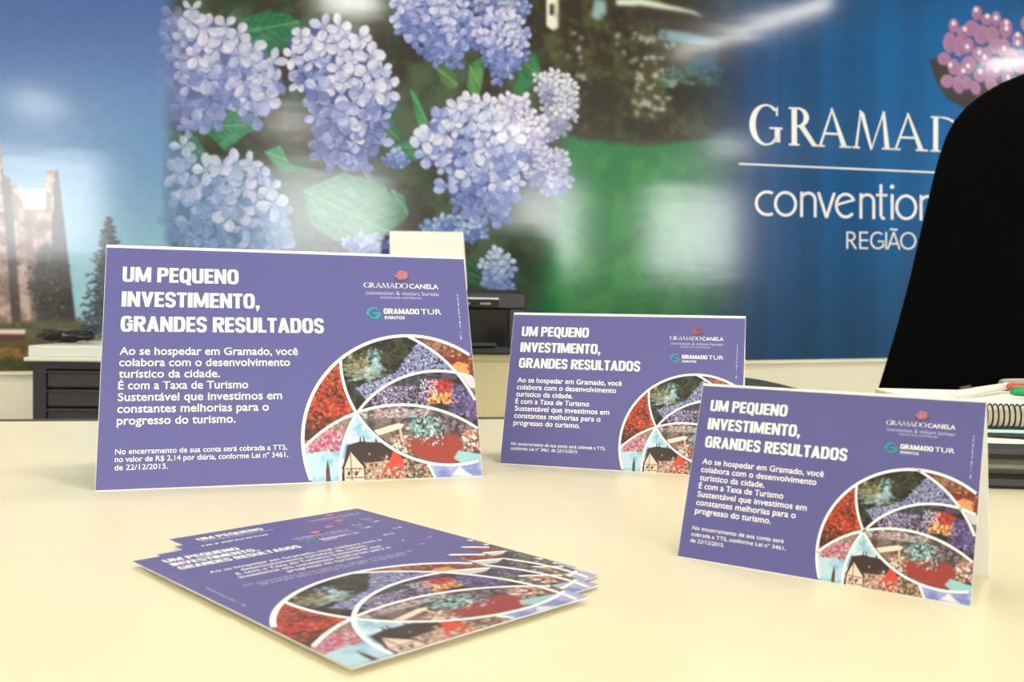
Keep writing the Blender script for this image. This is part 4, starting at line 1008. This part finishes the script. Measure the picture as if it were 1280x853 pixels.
# cream credenza with the printer
s_b, d_b = wloc(-.46, 2.47)
crd = thing('credenza', 'low cream cabinet between the two larger cards, printer on top', 'cabinet', (-.46, 2.47, 0), .12); CTZ = .782
b = MB(); b.box(0, .98, 0, .34, .06, CTZ-.02); b.box(.02, .96, .02, .34, 0, .06); b.build('body', M['cream_cab'], crd)
b = MB(); b.box(-.004, .984, -.006, .345, CTZ-.02, CTZ, bev=.002); b.build('top_panel', M['cream_cab'], crd)
for xa in (.004, .494):
    b = MB(); b.box(xa, xa+.482, -.006, -.0005, .07, CTZ-.026, bev=.002); dd = b.build('door', M['cream_cab'], crd)
    xk = xa+(.45 if xa < .1 else .03); b = MB(); b.tube([(xk, -.006, .56), (xk, -.026, .56), (xk, -.026, .46), (xk, -.006, .46)], .004, 8); b.build('handle', M['silver'], dd)
pr0 = at(657.5, 443, 2.50)
pr = thing('printer', 'black inkjet printer on the cream cabinet, mostly behind the largest card', 'printer', (pr0[0], pr0[1], CTZ), .10)
PW = .43
b = MB()
b.box(-PW, 0, .02, .30, .0, .155, bev=.008); b.box(-PW, 0, -.0, .05, .118, .166, bev=.006); b.box(-PW+.0, 0, .0, .03, 0, .02, bev=.004); b.box(-.05, 0, -.0, .06, .015, .125, bev=.006); b.box(-PW, -PW+.05, 0, .06, .015, .125, bev=.006); b.build('body', M['black'], pr)
b = MB(); b.box(-PW+.006, -.006, .03, .30, .157, .172, bev=.006); b.build('scanner_lid', M['black'], pr)
b = MB(); b.box(-PW+.05, -.075, -.004, .006, .122, .148, bev=.002); pnl = b.build('control_panel', M['black_gloss'], pr)
b = MB(); b.box(-PW+.05, -.075, -.0055, -.003, .146, .149); b.build('chrome_strip', M['silver'], pnl)
for xk in (-.11, -.155, -.17, -.185):
    b = MB(); b.box(xk-.005 if xk < -.12 else xk-.014, xk+.005 if xk < -.12 else xk+.014, -.0065, -.0035, .131, .136, bev=.0006); b.build('button', M['grey'], pnl)
b = MB(); b.box(-PW+.055, -.055, .006, .022, .02, .115); b.build('output_slot', M['black_gloss'], pr)
b = MB(); b.box(-PW+.07, -.08, -.03, .02, .022, .030, bev=.002); b.box(-PW+.15, -.15, -.032, -.028, .026, .040, bev=.001); b.build('output_tray', M['charcoal2'], pr)
b = MB(); b.box(-.018, -.006, -.0015, .0005, .024, .036); b.build('sticker', M['grey'], pr)
b = MB(); b.prism([(-.385, .285, .17), (-.145, .285, .17), (-.145, .30, .16), (-.385, .30, .16)], [(-.375, .35, .172), (-.155, .35, .172), (-.155, .358, .172), (-.375, .358, .172)]); b.build('paper_support', M['black'], pr)
# sheets standing in the rear feed of the printer
a0 = at(487, 289, 2.81); a1 = at(579, 290, 2.81); b0 = at(488, 366, 2.755); b1 = at(584, 366, 2.755); b0[2] = b1[2] = CTZ+.1725
b = MB(); n_b = np.array([0, .006, 0]); b.prism([b0, b1, a1, a0], [b0+n_b, b1+n_b, a1+n_b, a0+n_b])
sh = b.build('paper_stack', M['paper']); tag(sh, 'white paper sheets standing upright in the printer, above the largest card', 'paper')

# ------------------------------------------------------------------ right end of the counter: tray, notebook, pens
tx, ty = .345, .748
tr = thing('desk_box', 'flat black plastic box on the counter behind the smallest card, under the notebook', 'box', (tx, ty, DESK), -.10); TB = .036
b = MB(); b.box(0, .34, 0, .24, 0, .011, bev=.003); b.build('base', M['black'], tr)
b = MB(); b.box(.002, .338, .004, .238, .011, .024, bev=.005); b.build('waist', M['olive_reflect'], tr)  # band coloured as the olive reflection on the black box
b = MB(); b.box(0, .34, 0, .24, .024, TB, bev=.004); b.build('lid', M['charcoal2'], tr)
def ontray(x, y, z): c_, s_ = math.cos(-.10), math.sin(-.10); return (tx+x*c_-y*s_, ty+x*s_+y*c_, DESK+z)
z = TB
for nm, m_, lab, off, t_, cat in (('paper_sheets', 'paper', 'white sheets with wavy edges lying on the black box', .004, .0042, 'paper'),
                     ('black_folder', 'black', 'thin black folder between the white sheets and the pale cyan paper', .010, .003, 'folder'),
                     ('cyan_paper', 'cyan_paper', 'pale cyan paper under the spiral notebook on the black folder', .012, .0026, 'paper')):
    b = MB(); n = 30
    if nm == 'paper_sheets':
        lo = [(.004+.32*i/n, off+.0015*math.sin(i*1.1), 0) for i in range(n+1)]+[(.324, .22, 0), (.004, .22, 0)]
        b.prism(lo, [(x, y, t_*(.75+.25*math.sin(x*60)) if y < .1 else t_) for x, y, _ in lo])
    else: b.box(.004, .324, off, .22, 0, t_, bev=.0005)
    o = b.build(nm, M[m_]); o.location = ontray(0, 0, z); o.rotation_euler = (0, 0, -.10); tag(o, lab, cat); z += t_
nb = thing('spiral_notebook', 'spiral notebook with cream pages and black rings, on top of the pile at right', 'notebook', ontray(.004, .016, z), -.10); NT = .0165
b = MB(); b.box(0, .31, 0, .20, 0, .0016, bev=.0004); b.build('back_cover', M['black'], nb)
b = MB(); b.box(.001, .309, .006, .199, .0016, NT-.0016, bev=.0006); b.build('page_block', M['pages'], nb)
b = MB(); n = 16; lo = [(.309*i/n, .004, NT-.0014) for i in range(n+1)]+[(.309*i/n, .199, NT-.0014) for i in range(n, -1, -1)]
b.prism(lo, [(x, y, NT+.0004+.0012*math.sin(x*24)**2*(y < .1)) for x, y, _ in lo]); b.build('top_page', M['paper'], nb)
for i in range(68):
    xk = .012+i*.0043; b = MB(); cy_, cz_, rr = .004, NT/2+.0024, NT/2+.0012
    b.tube([(xk, cy_+rr*.75*math.cos(q), cz_+rr*math.sin(q)) for q in [math.radians(55+250*j/14) for j in range(15)]], .0008, 6); b.build('ring', M['black'], nb, True)
zt = z+NT+.0026
def pen(name, lab, cat, p0, p1, rad, body, clip=None, cap=None, blunt=False):
    d = math.atan2(p1[1]-p0[1], p1[0]-p0[0]); L_ = math.hypot(p1[0]-p0[0], p1[1]-p0[1])
    o = thing(name, lab, cat, (p0[0], p0[1], DESK+zt+rad*1.02), d)
    b = MB(); b.tube([(0, 0, 0), (.004, 0, 0), (.016, 0, 0), (L_*.985, 0, 0), (L_, 0, 0)], [rad*(.75 if blunt else .2), rad*(.95 if blunt else .45), rad, rad, rad*.7], 14); b.build('barrel', M[body], o, False)
    if cap: b = MB(); b.tube([(L_*.62, 0, 0), (L_*.985, 0, 0), (L_*1.01, 0, 0)], [rad*1.14, rad*1.14, rad*.8], 14); b.build('cap', M[cap], o)
    if clip: b = MB(); b.tube([(.052, 0, rad*.9), (.050, 0, rad*1.5), (.022, 0, rad*1.35)], rad*.3, 8); b.build('clip', M[clip], o)
    return o
wpx = lambda u, Y: ((u-640)*Y/FPX*.998, Y)
pen('ballpoint_pen', 'white ballpoint pen with a dark clip, just above the smallest card', 'pen', wpx(1192, .815), wpx(1262, .935), .0036, 'white_plastic', 'black')
pen('grey_pen', 'thick grey pen lying behind the white ballpoint pen', 'pen', wpx(1254, .958), wpx(1390, .99), .0048, 'grey', blunt=True)
pen('red_marker', 'red marker pen lying on the notebook above the green one', 'pen', wpx(1263, .915), wpx(1420, .90), .0042, 'red', blunt=True)
pen('green_marker', 'green marker pen lying on the notebook below the red one', 'pen', wpx(1268, .855), wpx(1440, .86), .0048, 'green', blunt=True)
# sloping black desk thing, its tip just shows over the smallest card
da = at(931, 474, .98); db = at(990, 484, .98)
k_ = thing('desk_accessory', 'sloping black plastic desk accessory peeking out over the smallest card', 'desk item', ((da[0]+db[0])/2, .98, DESK), 0)
hA = da[2]-DESK; hB = db[2]-DESK; hw = (db[0]-da[0])/2
b = MB(); q = [(-hw-.05, 0), (hw+.03, 0), (hw+.012, hB*.8), (hw, hB), (0, hB+(hA-hB)*.66), (-hw*.5, hA-.0008), (-hw, hA), (-hw-.035, hA-.003), (-hw-.05, hA-.018)]
b.prism([(x, -.03, z_) for x, z_ in q], [(x, .03, z_) for x, z_ in q]); b.build('shell', M['black'], k_)
b = MB(); b.box(-hw-.055, hw+.035, -.034, .034, 0, .008, bev=.002); b.build('foot_plate', M['charcoal2'], k_)
